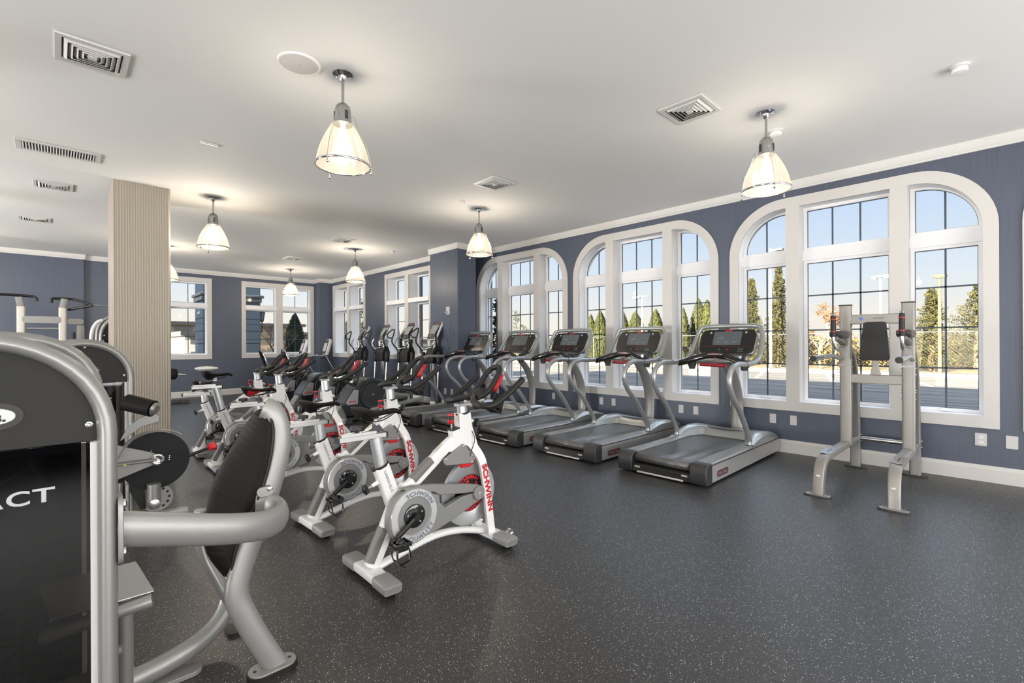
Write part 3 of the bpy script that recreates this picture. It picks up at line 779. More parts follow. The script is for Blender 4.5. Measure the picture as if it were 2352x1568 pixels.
    # mast behind the console
    m = M(); m.tube(spl([(1.86, 0, .18), (1.88, 0, .40), (1.86, 0, .62), (1.76, 0, .84), (1.60, 0, 1.01), (1.54, 0, 1.06)], 6), .035, .075, n=16, up=(0, 1, 0), fixed=True)
    m.build('console_mast', MT['silver'], t, ang=80)
    m = M(); m.tube([(1.52, -.40, 1.075), (1.52, .40, 1.075)], .022, n=10); m.build('cross_bar', MT['rail'], t)
    # console
    tilt = math.atan2(.17, .33); cx_, cz_ = 1.575, 1.295
    dn = Vector((math.sin(tilt), 0, math.cos(tilt))); nn = Vector((-math.cos(tilt), 0, math.sin(tilt)))
    fc = lambda u, v, d: Vector((cx_, 0, cz_)) + Vector((0, -u, 0)) + dn * v + nn * d
    out = [(-.29, -.155), (-.325, -.12), (-.335, .10), (-.30, .165), (-.26, .175), (.26, .175), (.30, .165), (.335, .10), (.325, -.12), (.29, -.155)]
    m = M(); m.prism([(p.x, p.y) for p in fillet([(a, b, 0) for a, b in out], .03, 3, True)], fc, -.045, .010)
    cs = m.build('console', MT['brushed'], t, bev=.006)
    m = M(); m.prism([(p.x * .965, p.y * .955 + .002) for p in fillet([(a, b, 0) for a, b in out], .03, 3, True)], fc, .010, .016); fcp = m.build('face_panel', MT['gloss'], cs, bev=.002)
    M().prism(rrect(.325, .180, .004, 2, 0, .052), fc, .016, .0175).build('screen', MT['lcd'], cs)
    sc_ = M()
    random.seed(3)
    for ux, uy, uw in ((-.09, .06, .05), (-.06, .075, .03), (-.075, .045, .07)):
        sc_.prism(rrect(uw, .004, .001, 1, ux, uy), fc, .0176, .0179)
    for i in range(3): sc_.prism(rrect(.055, .005, .001, 1, -.10 + i * .095, .005), fc, .0176, .0179)
    sc_.prism(rrect(.06, .003, .001, 1, 0, -.022), fc, .0176, .0179); sc_.build('screen_text', MT['lcdtext'], cs)
    M().prism(rrect(.085, .016, .008, 3, 0, .156), fc, .016, .0175).build('front_badge', MT['red'], cs)
    M().prism(rrect(.014, .014, .002, 2, 0, 0), lambda u, v, d: fc(u * 1.6 - .205, v * 1.6 + .128, d), .016, .0172).build('plus_button', MT['textgrey'], cs)
    M().prism(rrect(.014, .014, .002, 2, 0, 0), lambda u, v, d: fc(u * 1.6 + .205, v * 1.6 + .128, d), .016, .0172).build('fan_button', MT['textgrey'], cs)
    M().prism(rrect(.58, .0025, .001, 1, 0, -.055), fc, .016, .0168).build('red_line', MT['dred'], cs)
    M().cyl(fc(-.07, -.100, .012), fc(-.07, -.100, .019), .012).build('green_button', MT['green'], cs)
    M().cyl(fc(.02, -.100, .012), fc(.02, -.100, .020), .013).build('red_button', MT['dred'], cs)
    kp = M()
    for i in range(4):
        for j in range(3): kp.prism(rrect(.011, .012, .002, 1, .15 + i * .016, -.085 - j * .018), fc, .016, .0168)
    kp.build('keypad', MT['lcd'], cs)
    # curved hand bar in front of the console with sensors and a red stop key
    m = M(); m.tube(spl([(1.17, .405, 1.055), (1.16, .33, 1.075), (1.20, .22, 1.115), (1.25, .11, 1.145), (1.26, 0, 1.150), (1.25, -.11, 1.145), (1.20, -.22, 1.115), (1.16, -.33, 1.080), (1.17, -.405, 1.055)], 6), .034, .017, n=14, up=(1, 0, .2), fixed=True)
    hb = m.build('sensor_bar', MT['rubber'], t, ang=80)
    m = M(); m.prism(rrect(.17, .050, .02, 4), lambda u, v, d: Vector((1.235 + v, -u, 1.161 + d)), 0, .010); m.build('speed_pod', MT['badge'], hb, bev=.003)
    m = M(); m.prism(rrect(.075, .030, .008, 3), lambda u, v, d: Vector((1.235 + v, -u, 1.171 + d)), 0, .006); m.build('stop_key', MT['red'], hb)
    for s in (-1, 1):
        m = M(); m.tube(spl([(1.19, s * .13, 1.134), (1.165, s * .21, 1.108), (1.155, s * .27, 1.09)], 4), .010, .004, n=8); m.build('pulse_contact', MT['brushed'], hb)
        m = M(); m.lathe([(.001, -.09), (.034, -.088), (.046, -.04), (.050, .0), (.044, .004)], (1.30, s * .30, 1.075)); m.build('cup_holder', MT['dark2'], t)
    m = M(); m.tube([(1.24, .17, 1.045), (1.22, -.13, 1.04)], .026, .022, n=12); m.build('stop_grip', MT['redglass'], hb)
    M().tube([(1.25, 0, 1.14), (1.23, 0, 1.05)], .003, n=6).build('stop_cord', MT['red'], hb)
    m = M(); m.tube([(1.30, .28, 1.10), (1.54, .22, 1.16)], .02, .035, n=10); m.tube([(1.30, -.28, 1.10), (1.54, -.22, 1.16)], .02, .035, n=10)
    m.build('console_arm', MT['dark2'], t)
    for x in (.15, 1.80):
        for s in (-1, 1): M().cyl((x, s * .36, 0), (x, s * .36, .04), .03).build('levelling_foot', MT['black'], t)
    return t
MT['belt'] = mat('treadmill_belt', (.085, .085, .083, 1), .33, spec=.95)
MT['redglass'] = mat('red_grip', (.30, .01, .02, 1), .25)
tm = treadmill((4.18, 2.31, 0), 0, 'nearest and largest treadmill, at the right end of the treadmill row')
for loc, rz, lb in (((4.16, 3.50, 0), 0, 'second treadmill from the right, in front of the middle arched window'), ((4.11, 4.65, 0), .3, 'third treadmill from the right, the middle one of the five'),
                ((4.07, 5.69, 0), .6, 'fourth treadmill from the right, mostly behind the nearest spin bike handlebars'), ((4.03, 6.82, 0), .4, 'farthest treadmill, left end of the row beside the dark pilaster')):
    dup(tm, loc, rz, lb)

# ------------------------------------------------------------------ spin bike
def spin_bike(loc, rz, label, seat_h=.0, bar_h=.0, seat='black'):
    """x forward, origin under the rear stabiliser"""
    t = thing('spin_bike', label, 'exercise bike', loc, rz, 'white spin bikes in a row')
    W = MT['white']
    fr = M()
    # rear leg, rake tube, head, fork, bottom rail
    fr.tube(spl([(.005, 0, .075), (.07, 0, .21), (.125, 0, .335), (.16, 0, .40)], 5), .026, .041, n=24, up=(0, 1, 0), swap=True, fixed=True, sq=True)
    fr.tube([(.155, 0, .36), (.125, 0, .45), (.062, 0, .62)], .030, .045, n=24, up=(0, 1, 0), swap=True, fixed=True, sq=True)
    fr.tube(spl([(.15, 0, .42), (.25, 0, .475), (.40, 0, .585), (.53, 0, .68), (.60, 0, .70)], 5), .024, .035, n=24, up=(0, 1, 0), swap=True, fixed=True, sq=True)
    f = lambda u, v, d: Vector((u, d, v))
    fr.prism([(.535, .755), (.548, .69), (.50, .635), (.56, .615), (.64, .655), (.70, .60), (.735, .64), (.715, .70), (.690, .765), (.675, .86), (.585, .86), (.590, .765)], f, -.032, .032)
    for s in (-1, 1):
        fr.tube(spl([(.675, s * .020, .665), (.715, s * .045, .60), (.742, s * .062, .53), (.765, s * .066, .40), (.79, s * .068, .20), (.808, s * .07, .055)], 5), .015, .029, n=24, sq=True, up=(0, 1, 0), swap=True, fixed=True)
    fr.tube(spl([(.02, 0, .060), (.15, 0, .090), (.32, 0, .125), (.46, 0, .135), (.62, 0, .115), (.80, 0, .062)], 5), .026, .022, n=14, up=(0, 1, 0), swap=True, fixed=True)
    fr.prism([(.26, .12), (.30, .20), (.36, .19), (.42, .14)], f, -.02, .02)
    fr.prism([(.15, .43), (.19, .50), (.30, .505), (.30, .46)], f, -.02, .02)
    frame = fr.build('frame', W, t, bev=.006)
    # grips on the tubes
    M().tube([(-.008, 0, .105), (.078, 0, .275)], .0275, .024, n=20, up=(0, 1, 0), swap=True, fixed=True, sq=True).build('rear_grip', MT['grip'], frame, bev=.002)
    M().tube([(.262, 0, .502), (.392, 0, .600)], .0255, .023, n=20, up=(0, 1, 0), swap=True, fixed=True, sq=True).build('tube_grip', MT['grip'], frame, bev=.002)
    # stabilisers
    for x, z0, nm, w in ((0, 0, 'rear_stabiliser', .26), (.83, 0, 'front_stabiliser', .25)):
        m = M(); m.tube([(x, -.16, .052), (x, .16, .052)], .045, .024, n=16, up=(0, 0, 1), sq=True)
        st = m.build(nm, W, t, bev=.003)
        for s in (-1, 1):
            m = M(); m.tube([(x, s * .115, .053), (x, s * w * .98, .050), (x, s * w, .048)], [.050, .050, .044], [.027, .026, .022], n=16, up=(0, 0, 1), sq=True)
            m.build('end_sleeve', MT['grip2'], st, bev=.003)
            M().lathe([(.030, 0), (.032, .008), (.012, .016), (.010, .03)], (x, s * (w - .05), 0), n=20).build('levelling_foot', MT['rubber'], st)
    for s in (-1, 1):
        m = M(); m.cyl((.895, s * .155 - .012, .062), (.895, s * .155 + .012, .062), .032)
        wh = m.build('transport_wheel', MT['brushed'], t)
        M().tube([(.84, s * .155 - .02, .05), (.90, s * .155 - .02, .068)], .008, .014, n=8).build('wheel_bracket', MT['brushed'], wh)
    # flywheel
    fc_ = V(.68, 0, .34)
    m = M(); m.lathe([(.118, -.010), (.122, -.012), (.205, -.012), (.208, -.006), (.208, .006), (.205, .012), (.122, .012), (.118, .010), (.118, -.010)], fc_, (0, 1, 0), 56)
    fw = m.build('flywheel', MT['fly'], t, ang=30)
    m = M(); m.lathe([(.001, -.009), (.119, -.009), (.119, .009), (.001, .009)], fc_, (0, 1, 0), 40); m.build('flywheel_disc', MT['flyblack'], fw)
    def arc(rad, mid, side, flip=1, y=.0105):
        def g(x, yy):
            a = math.radians(mid) - flip * x / rad * 1.0
            r = rad + yy * flip
            return Vector((fc_.x + r * math.cos(a), side * y, fc_.z + r * math.sin(a)))
        return g
    for side in (-1, 1):
        for mid in (95, -85):
            m = M(); g = arc(.103, mid, side)
            m.text('SCHWINN', .034, (lambda x, yy, g=g, side=side: g(x * (1 if side < 0 else -1), yy)), width=1.05, bold=.0015)
            m.build('flywheel_lettering', MT['red2'], fw)
        for a in (45, 105, 165, 225, 285, 345):
            an = math.radians(a); da = .16; m = M()
            m.add([(fc_.x + r * math.cos(an + q), side * .0102, fc_.z + r * math.sin(an + q)) for r, q in ((.03, 0), (.085, -da), (.085, da))], [(0, 1, 2)]); m.build('flywheel_spoke_mark', MT['red2'], fw)
    M().cyl((.68, -.075, .34), (.68, .075, .34), .014).build('axle', MT['chrome'], fw)
    m = M(); m.prism([(.60, .515), (.60, .575), (.70, .575), (.715, .535), (.67, .51)], f, -.026, .026); m.build('brake_housing', MT['red'], t, bev=.006)
    # grey triangular guards both sides
    for s in (-1, 1):
        m = M(); m.prism([(.455, .600), (.605, .672), (.640, .640), (.690, .560), (.690, .535), (.475, .556), (.455, .575)], f, s * .036, s * .044); gd = m.build('side_guard', MT['cover'], t, bev=.004)
        for x, z in ((.475, .592), (.603, .655), (.672, .545)): M().lathe([(.006, 0), (.005, .003), (.001, .004)], (x, s * .044, z), (0, s, 0), 10).build('rivet', MT['chrome'], gd)
    # drive cover (right side) : big disc + tapering arm with slot + hub cap
    dc = V(.222, -.095, .328)
    r1 = .150; out = []
    hubc = (.690, .357); r2 = .046
    for i in range(25):
        a = math.radians(75 + 205 * i / 24); out.append((dc.x + (r1 + .012) * math.cos(a), dc.z + (r1 + .012) * math.sin(a)))
    for i in range(13):
        a = math.radians(-75 + 165 * i / 12); out.append((hubc[0] + r2 * math.cos(a), hubc[1] + r2 * math.sin(a)))
    cg = M()
    # arm as two bars around a slot, plus round body
    body = [(dc.x + (r1 + .010) * math.cos(2 * PI * i / 40), dc.z + (r1 + .010) * math.sin(2 * PI * i / 40)) for i in range(40)]
    cg.prism(body, f, -.088, -.040)
    cg.prism([(.14, .492), (.351, .475), (.624, .421), (.700, .403), (.700, .362), (.58, .374), (.399, .402), (.36, .43), (.22, .46)], f, -.084, -.044)
    cg.prism([(.30, .185), (.406, .206), (.512, .239), (.725, .312), (.715, .362), (.561, .356), (.436, .318), (.401, .362), (.33, .30)], f, -.0835, -.0445)
    cg.prism([(.33, .21), (.40, .30), (.415, .335), (.402, .362), (.399, .405), (.33, .43)], f, -.083, -.045)
    cov = cg.build('drive_cover', MT['cover'], t, bev=.005)
    m = M(); m.lathe([(.105, 0), (.110, .012), (.146, .012), (.150, .006), (.150, -.004)], (dc.x, -.088, dc.z), (0, -1, 0), 56)
    m.f = [q for q in m.f if len(q) == 4]; m.mi = [0] * len(m.f)
    rg = m.build('cover_ring', MT['foil'], cov, ang=30)
    m = M(); m.lathe([(.106, .001), (.060, .004), (.001, .004)], (dc.x, -.088, dc.z), (0, -1, 0), 48); m.build('cover_dish', MT['cover'], cov)
    def ringtxt(txt, mid, flip, size, rad):
        mm = M()
        def g(x, yy):
            a = math.radians(mid) - flip * x / rad
            r = rad + yy * flip
            return Vector((dc.x + r * math.cos(a), -.1012, dc.z + r * math.sin(a)))
        return mm.text(txt, size, g, width=1.15, bold=.0008, sp=1.15)
    for q_ in (ringtxt('SCHWINN', 70, 1, .034, .127), ringtxt('QUALITY', -68, -1, .034, .127)): q_.build('ring_lettering', MT['greytext'], rg)
    m = M(); m.lathe([(.066, 0), (.066, .010), (.060, .013), (.001, .013)], (dc.x, -.090, dc.z), (0, -1, 0), 40)
    cp = m.build('crank_plate', MT['gloss'], cov)
    for i in range(5):
        a = 2 * PI * i / 5 + .4
        M().lathe([(.0065, 0), (.006, .003), (.001, .004)], (dc.x + .048 * math.cos(a), -.1030, dc.z + .048 * math.sin(a)), (0, -1, 0), 10).build('bolt', MT['chrome'], cp)
    m = M(); m.lathe([(.044, 0), (.044, .010), (.040, .014), (.001, .014)], (hubc[0], -.086, hubc[1]), (0, -1, 0), 32); hc = m.build('hub_cap', MT['cover'], cov)
    m = M(); m.bb(hubc[0] - .012, hubc[0] + .012, -.1012, -.0995, hubc[1] - .0015, hubc[1] + .0015); m.bb(hubc[0] - .0015, hubc[0] + .0015, -.1012, -.0995, hubc[1] - .012, hubc[1] + .012); m.build('cap_mark', MT['plate'], hc)
    m = M(); m.lathe([(.085, 0), (.083, .03), (.070, .040), (.001, .042)], (dc.x, .040, dc.z), (0, 1, 0), 40); m.build('left_cover', MT['cover'], t)
    # cranks and pedals
    for s, ang_ in ((-1, 215), (1, 35)):
        an = math.radians(ang_); y = s * .118
        ex, ez = dc.x + .165 * math.cos(an), dc.z + .165 * math.sin(an)
        m = M(); m.tube([(dc.x, y, dc.z), (ex, y, ez)], .010, .015, n=10, up=(0, 1, 0), swap=True, fixed=True); m.cyl((dc.x, y - .012, dc.z), (dc.x, y + .012, dc.z), .02)
        ck = m.build('crank', MT['black'], t)
        px, pz = ex, ez
        p = M(); p.cyl((px, y, pz), (px, y + s * .105, pz), .009)
        for q in (.02, .09): p.box((px, y + s * q, pz), (.085, .010, .020))
        p.box((px + .042, y + s * .055, pz), (.010, .085, .022)); p.box((px - .042, y + s * .055, pz), (.010, .085, .022))
        p.ball((px, y + s * .055, pz), .026, 10); p.box((px, y + s * .055, pz - .018), (.06, .07, .03))
        pdl = p.build('pedal', MT['gloss'], ck, bev=.003)
        c_ = M()
        for q in (.025, .085): c_.tube(spl([(px - .03, y + s * q, pz - .01), (px - .035, y + s * q, pz - .055), (px - .02, y + s * q, pz - .095), (px + .015, y + s * (q * .5 + .03), pz - .125)], 4), .009, .004, n=6)
        c_.tube([(px - .02, y + s * .025, pz - .095), (px - .02, y + s * .085, pz - .095)], .004, .008, n=6)
        c_.tube(spl([(px + .03, y + s * .055, pz), (px + .055, y + s * .055, pz - .05), (px + .05, y + s * .055, pz - .10), (px - .005, y + s * .055, pz - .115)], 4), .013, .003, n=6, up=(0, 1, 0), swap=True)
        c_.build('toe_cage', MT['gloss'], pdl)
    # seat post, slider, saddle
    d = Vector((-.063, 0, .17)).normalized()
    top = V(.035, 0, .785 + seat_h) + V(-.37 * seat_h, 0, 0)
    m = M(); m.tube([V(.075, 0, .58), top], .026, .037, n=16, up=(0, 1, 0), swap=True, fixed=True); sp_ = m.build('seat_post', MT['foil2'], t)
    M().tube([V(.063, 0, .618) - d * .004, V(.063, 0, .618) + d * .008], .034, .052, n=16, up=(0, 1, 0), swap=True, fixed=True).build('post_sleeve', MT['black'], frame)
    num = M()
    for i in range(6):
        pz = .66 + i * .026
        if pz < top.z - .02: num.text(str(i + 1), .018, lambda x, y, pz=pz: V(.058 - (pz - .62) * .36 + x, -.0275, pz + y))
    if num.v: num.build('post_scale', MT['badge'], sp_)
    sx0 = top.x
    m = M(); m.box((sx0 - .08, 0, top.z + .010), (.275, .044, .026)); rail_ = m.build('seat_rail', MT['brushed'], t, bev=.002)
    for e_ in (-1, 1): M().box((sx0 - .08 + e_ * .138, 0, top.z + .010), (.010, .048, .030)).build('rail_end_cap', MT['black'], rail_)
    m = M(); m.box((sx0 - .10, 0, top.z + .030), (.20, .030, .018)); m.build('seat_slider', MT['brushed'], t, bev=.002)
    m = M(); m.cyl((sx0 - .11, 0, top.z + .025), (sx0 - .11, 0, top.z + .052), .010); m.lathe([(.030, .050), (.034, .054), (.032, .072), (.010, .076), (.001, .076)], (sx0 - .11, 0, top.z), flute=6, fa=.06); m.build('slider_knob', MT['black'], t)
    sc = V(sx0 - .005, 0, top.z + .062)
    m = M(); m.prism([(sc.x - .05, top.z + .032), (sc.x + .05, top.z + .032), (sc.x + .03, top.z + .060), (sc.x + .012, top.z + .078), (sc.x - .008, top.z + .078), (sc.x - .012, top.z + .050)], f, -.014, .014); m.build('saddle_bracket', MT['dark'], t, bev=.003)
    m = M(); m.cyl((sc.x, -.026, top.z + .082), (sc.x, .026, top.z + .082), .013); m.box((sc.x, 0, top.z + .088), (.03, .03, .03)); m.build('saddle_clamp', MT['chrome'], t)
    zz = top.z + .098
    m = M()
    for s in (-1, 1): m.tube(spl([(sc.x - .10, s * .034, zz + .02), (sc.x - .05, s * .028, zz - .004), (sc.x + .04, s * .022, zz - .004), (sc.x + .125, s * .008, zz + .030)], 4), .0035, n=6)
    m.build('saddle_rails', MT['black'], t)
    def sad(u, v):
        x = sc.x - .118 + .280 * u
        end = math.sqrt(max(1 - ((.10 - u) / .10) ** 2, .0)) if u < .10 else (math.sqrt(max(1 - ((u - .93) / .07) ** 2, .0)) if u > .93 else 1.0)
        end = max(end, .06)
        w = (.020 + .066 * (1 - min(max((u - .10) / .52, 0), 1) ** 1.3 * 1.0) ** 1.2) * (.35 + .65 * end)
        a = 2 * PI * v
        sn = math.sin(a); cs_ = math.cos(a)
        zt = zz + .058 + .012 * max(0, 1 - u / .3) - .022 * u - .010 * math.sin(min(max((u - .2) / .6, 0), 1) * PI) - .016 * max(0, (u - .85) / .15) ** 2
        if sn > 0: hh = .013 * end
        else: hh = (.056 * math.exp(-((u - .20) / .20) ** 2) + .016) * end
        y = w * math.copysign(abs(cs_) ** .8, cs_)
        yy = y * (1 if sn > 0 else (1 - .55 * abs(sn) ** 2.2))
        return Vector((x, yy, zt + hh * sn))
    m = M(); m.grid(sad, 34, 28)
    m.add([sad(0, j / 28) for j in range(28)], [tuple(range(28))]); m.add([sad(1, j / 28) for j in range(28)], [tuple(range(28))[::-1]])
    sdl = m.build('saddle', MT['vinyl'], t, ang=70)
    m = M()
    for s in (-1, 1):
        m.grid(lambda u, v, s=s: (lambda q: Vector((q.x, q.y + s * .0018, q.z)))(sad(.12 + u * .40, (.5 + .04 + .16 * v * (1 - u * .5)) if s < 0 else (-.04 - .16 * v * (1 - u * .5)) % 1)), 8, 4)
    if seat == 'red': m.build('saddle_side_panel', MT['red'], sdl, 'bright red side panel')
    tx = M().text('SCHWINN', .013, lambda x, y: (lambda q: Vector((q.x, q.y - .0035, q.z)))(sad(.36 + x / .275, .575 + (-y) * 1.2)), bold=.0004)
    tx.build('saddle_lettering', MT['greytext'] if seat != 'red' else MT['black'], sdl)
    # pull knob behind seat tube
    kd = Vector((-.92, 0, -.34)); a = V(.080, 0, .545)
    m = M(); m.tube([a, a + kd * .075], [.016, .010], n=12); m.build('pin_boss', W, frame)
    m = M(); m.tube([a + kd * .07, a + kd * .105], .006, n=8); m.build('adjust_pin', MT['chrome'], t)
    m = M(); m.lathe([(.012, 0), (.026, .006), (.028, .022), (.012, .030), (.001, .031)], a + kd * .10, kd, 18, 6, .10); m.build('seat_adjust_knob', MT['black'], t)
    # lettering on the tubes
    def along(p0, p1, y, size, txt, mt, nm, par, bold=.001, width=1.0, side=-1):
        p0 = Vector(p0); p1 = Vector(p1); dd = (p1 - p0).normalized(); mid = (p0 + p1) / 2
        nn_ = Vector((dd.z, 0, -dd.x))
        mm = M(); mm.text(txt, size, lambda x, yy: mid + dd * x * side * -1 + Vector((0, y, 0)) + nn_ * yy * -1 * -1 * (-1), width=width, bold=bold)
        return mm.build(nm, mt, par)
    along((.742, 0, .545), (.800, 0, .20), -.0845, .052, 'SCHWINN', MT['redtext'], 'fork_lettering', frame, .0022, 1.28)
    along((.742, 0, .545), (.800, 0, .20), .0845, .052, 'SCHWINN', MT['redtext'], 'fork_lettering', frame, .0022, 1.28)
    along((.070, 0, .606), (.122, 0, .465), -.0312, .0205, 'CARBON BLUE', MT['greytext'], 'tube_lettering', frame, .0002, 1.0)
    # head: resistance knob, post, clamp, handlebar slider
    m = M(); m.prism([(.530, .757), (.590, .768), (.590, .776), (.530, .765)], f, -.030, .030); m.build('knob_plate', MT['black'], t)
    m = M(); m.cyl((.548, 0, .765), (.543, 0, .80), .006); m.build('knob_stem', MT['chrome'], t)
    m = M(); m.lathe([(.008, -.030), (.019, -.014), (.019, -.002)], (.541, 0, .826), n=18, flute=5, fa=.03); kb = m.build('resistance_knob', MT['red'], t)
    M().lathe([(.0195, -.003), (.0195, .022), (.018, .024)], (.541, 0, .826), n=20).build('knob_band', MT['black'], kb)
    M().lathe([(.018, .023), (.021, .027), (.020, .034), (.001, .036)], (.541, 0, .826), n=20).build('knob_top', MT['red'], kb)
    ht = V(.627 - .05 * bar_h, 0, .905 + bar_h)
    m = M(); m.tube([V(.635, 0, .82), ht], .026, .038, n=16, up=(0, 1, 0), swap=True, fixed=True); m.build('head_post', MT['foil2'], t)
    M().tube([V(.632, 0, .852), V(.631, 0, .862)], .035, .050, n=16, up=(0, 1, 0), swap=True, fixed=True).build('head_sleeve', MT['black'], frame)
    kd = Vector((.86, 0, -.42)); a = V(.675, 0, .815)
    m = M(); m.tube([a, a + kd * .045], [.015, .010], n=12); m.build('head_pin_boss', W, frame)
    m = M(); m.lathe([(.012, 0), (.026, .006), (.028, .022), (.012, .030), (.001, .031)], a + kd * .06, kd, 18, 6, .10); m.build('head_adjust_knob', MT['black'], t)
    m = M(); m.box((ht.x + .035, 0, ht.z + .006), (.165, .042, .020)); m.build('bar_rail', MT['brushed'], t, bev=.002)
    m = M(); m.box((ht.x + .10, 0, ht.z + .024), (.15, .030, .018)); m.build('bar_slider', MT['brushed'], t, bev=.002)
    m = M(); m.lathe([(.026, 0), (.030, -.01), (.024, -.026), (.001, -.028)], (ht.x + .13, 0, ht.z - .008), n=18, flute=6, fa=.08); m.build('bar_knob', MT['black'], t)
    B = lambda x, y, z: V(ht.x + x, y, ht.z + z)
    m = M(); m.tube(spl([B(.10, 0, .040), B(.14, 0, .062), B(.20, 0, .075)], 4), .034, .022, n=14, up=(0, 1, 0), swap=True, fixed=True)
    m.grid(lambda u, v: B(.085 + .12 * u, (v - .5) * (.10 + .05 * math.sin(PI * u)), .045 + .055 * math.sin(PI * min(u * .75, 1)) * (1 - (2 * v - 1) ** 2 * .55)), 8, 8)
    stem = m.build('bar_stem', MT['rubber'], t, solid=.008)
    # outer bullhorn bar and inner loop
    hb = M()
    hb.tube(spl([B(.315, -.235, .165), B(.20, -.232, .085), B(.08, -.225, .020), B(.02, -.185, .012), B(.02, -.10, .028), B(.07, -.03, .045), B(.09, 0, .048), B(.07, .03, .045), B(.02, .10, .028), B(.02, .185, .012), B(.08, .225, .020), B(.20, .232, .085), B(.315, .235, .165)], 6), .0195, n=14)
    handle = hb.build('handlebar', MT['rubber'], t, ang=80)
    lp = M(); lp.tube(spl([B(.09, -.045, .045), B(.165, -.064, .085), B(.235, -.064, .165), B(.283, -.048, .218), B(.300, 0, .235), B(.283, .048, .218), B(.235, .064, .165), B(.165, .064, .085), B(.09, .045, .045)], 6), .0185, n=12)
    lp.build('aero_loop', MT['rubber'], handle, ang=80)
    m = M(); m.grid(lambda u, v: B(.262 + .066 * u, (v - .5) * .060, .075 + .105 * u), 3, 3); pn = m.build('loop_pad', MT['red'], handle, 'red pad under the aero loop', solid=.012)
    # bottle holder
    bh = M()
    for s in (-1, 1): bh.tube([B(.17, s * .035, .0), B(.285, s * .050, -.075), B(.325, s * .05, .055)], .006, n=8)
    bh.grid(lambda u, v: B(.15 + .125 * u, (v - .5) * (.06 + .05 * u), -.002 - .07 * u), 2, 4)
    bh.grid(lambda u, v: B(.275 + .04 * u, (v - .5) * .10, -.075 + .10 * u), 2, 4)
    bh.build('bottle_holder', MT['black'], t, solid=.004)
    M().tube(spl([B(.02, 0, -.02), (.66, 0, .80), (.69, -.05, .70), (.66, -.045, .60), (.66, -.03, .54)], 6), .0025, n=6).build('brake_cable', MT['black'], t)
    m = M(); m.prism(rrect(.075, .016, .002, 1), lambda u, v, d: V(.455, 0, .640) + Vector((.83, 0, .56)) * u + Vector((-.56, 0, .83)) * v * .0 + Vector((0, v, 0)) + Vector((-.56, 0, .83)) * (.030 + d), -.001, .001); m.build('serial_sticker', MT['label'], frame)
    return t
MT['grip2'] = mat('grey_stabiliser_sleeve', (.24, .235, .23, 1), .45)
MT['foil2'] = mat('brushed_aluminium_post', (.60, .62, .63, 1), .3, .75)
MT['red2'] = mat('flywheel_red', (.62, .02, .03, 1), .4)
BIKES = [((1.235, 2.42, 0), -1, 'nearest white spin bike with a black saddle, standing in front of the whole row', 0, 0, 'black'),
         ((1.285, 3.38, 0), 2, 'white spin bike with a black saddle, second nearest, directly behind the nearest bike', -.05, .04, 'black'),
         ((1.22, 4.55, 0), -4, 'white spin bike with red side panels on its saddle, third in the row', -.02, .05, 'red'),
         ((1.17, 5.67, 0), 0, 'white spin bike whose saddle carries a white cover, fourth in the row', .07, .05, 'black'),
         ((1.19, 6.57, 0), -3, 'farthest white spin bike, its lowered black saddle behind the white-covered one', -.075, .03, 'black')]
for a in BIKES: spin_bike(*a)
# disc shaped white cover lying on the fourth saddle
cv = thing('saddle_cover', 'white oval pad lying on the black saddle of the fourth spin bike', 'cushion', (1.10, 5.67, 1.052))
M().lathe([(.001, -.028), (.05, -.024), (.09, -.008), (.105, .004), (.095, .016), (.05, .026), (.001, .030)], n=32).build('pad', MT['white'], cv)
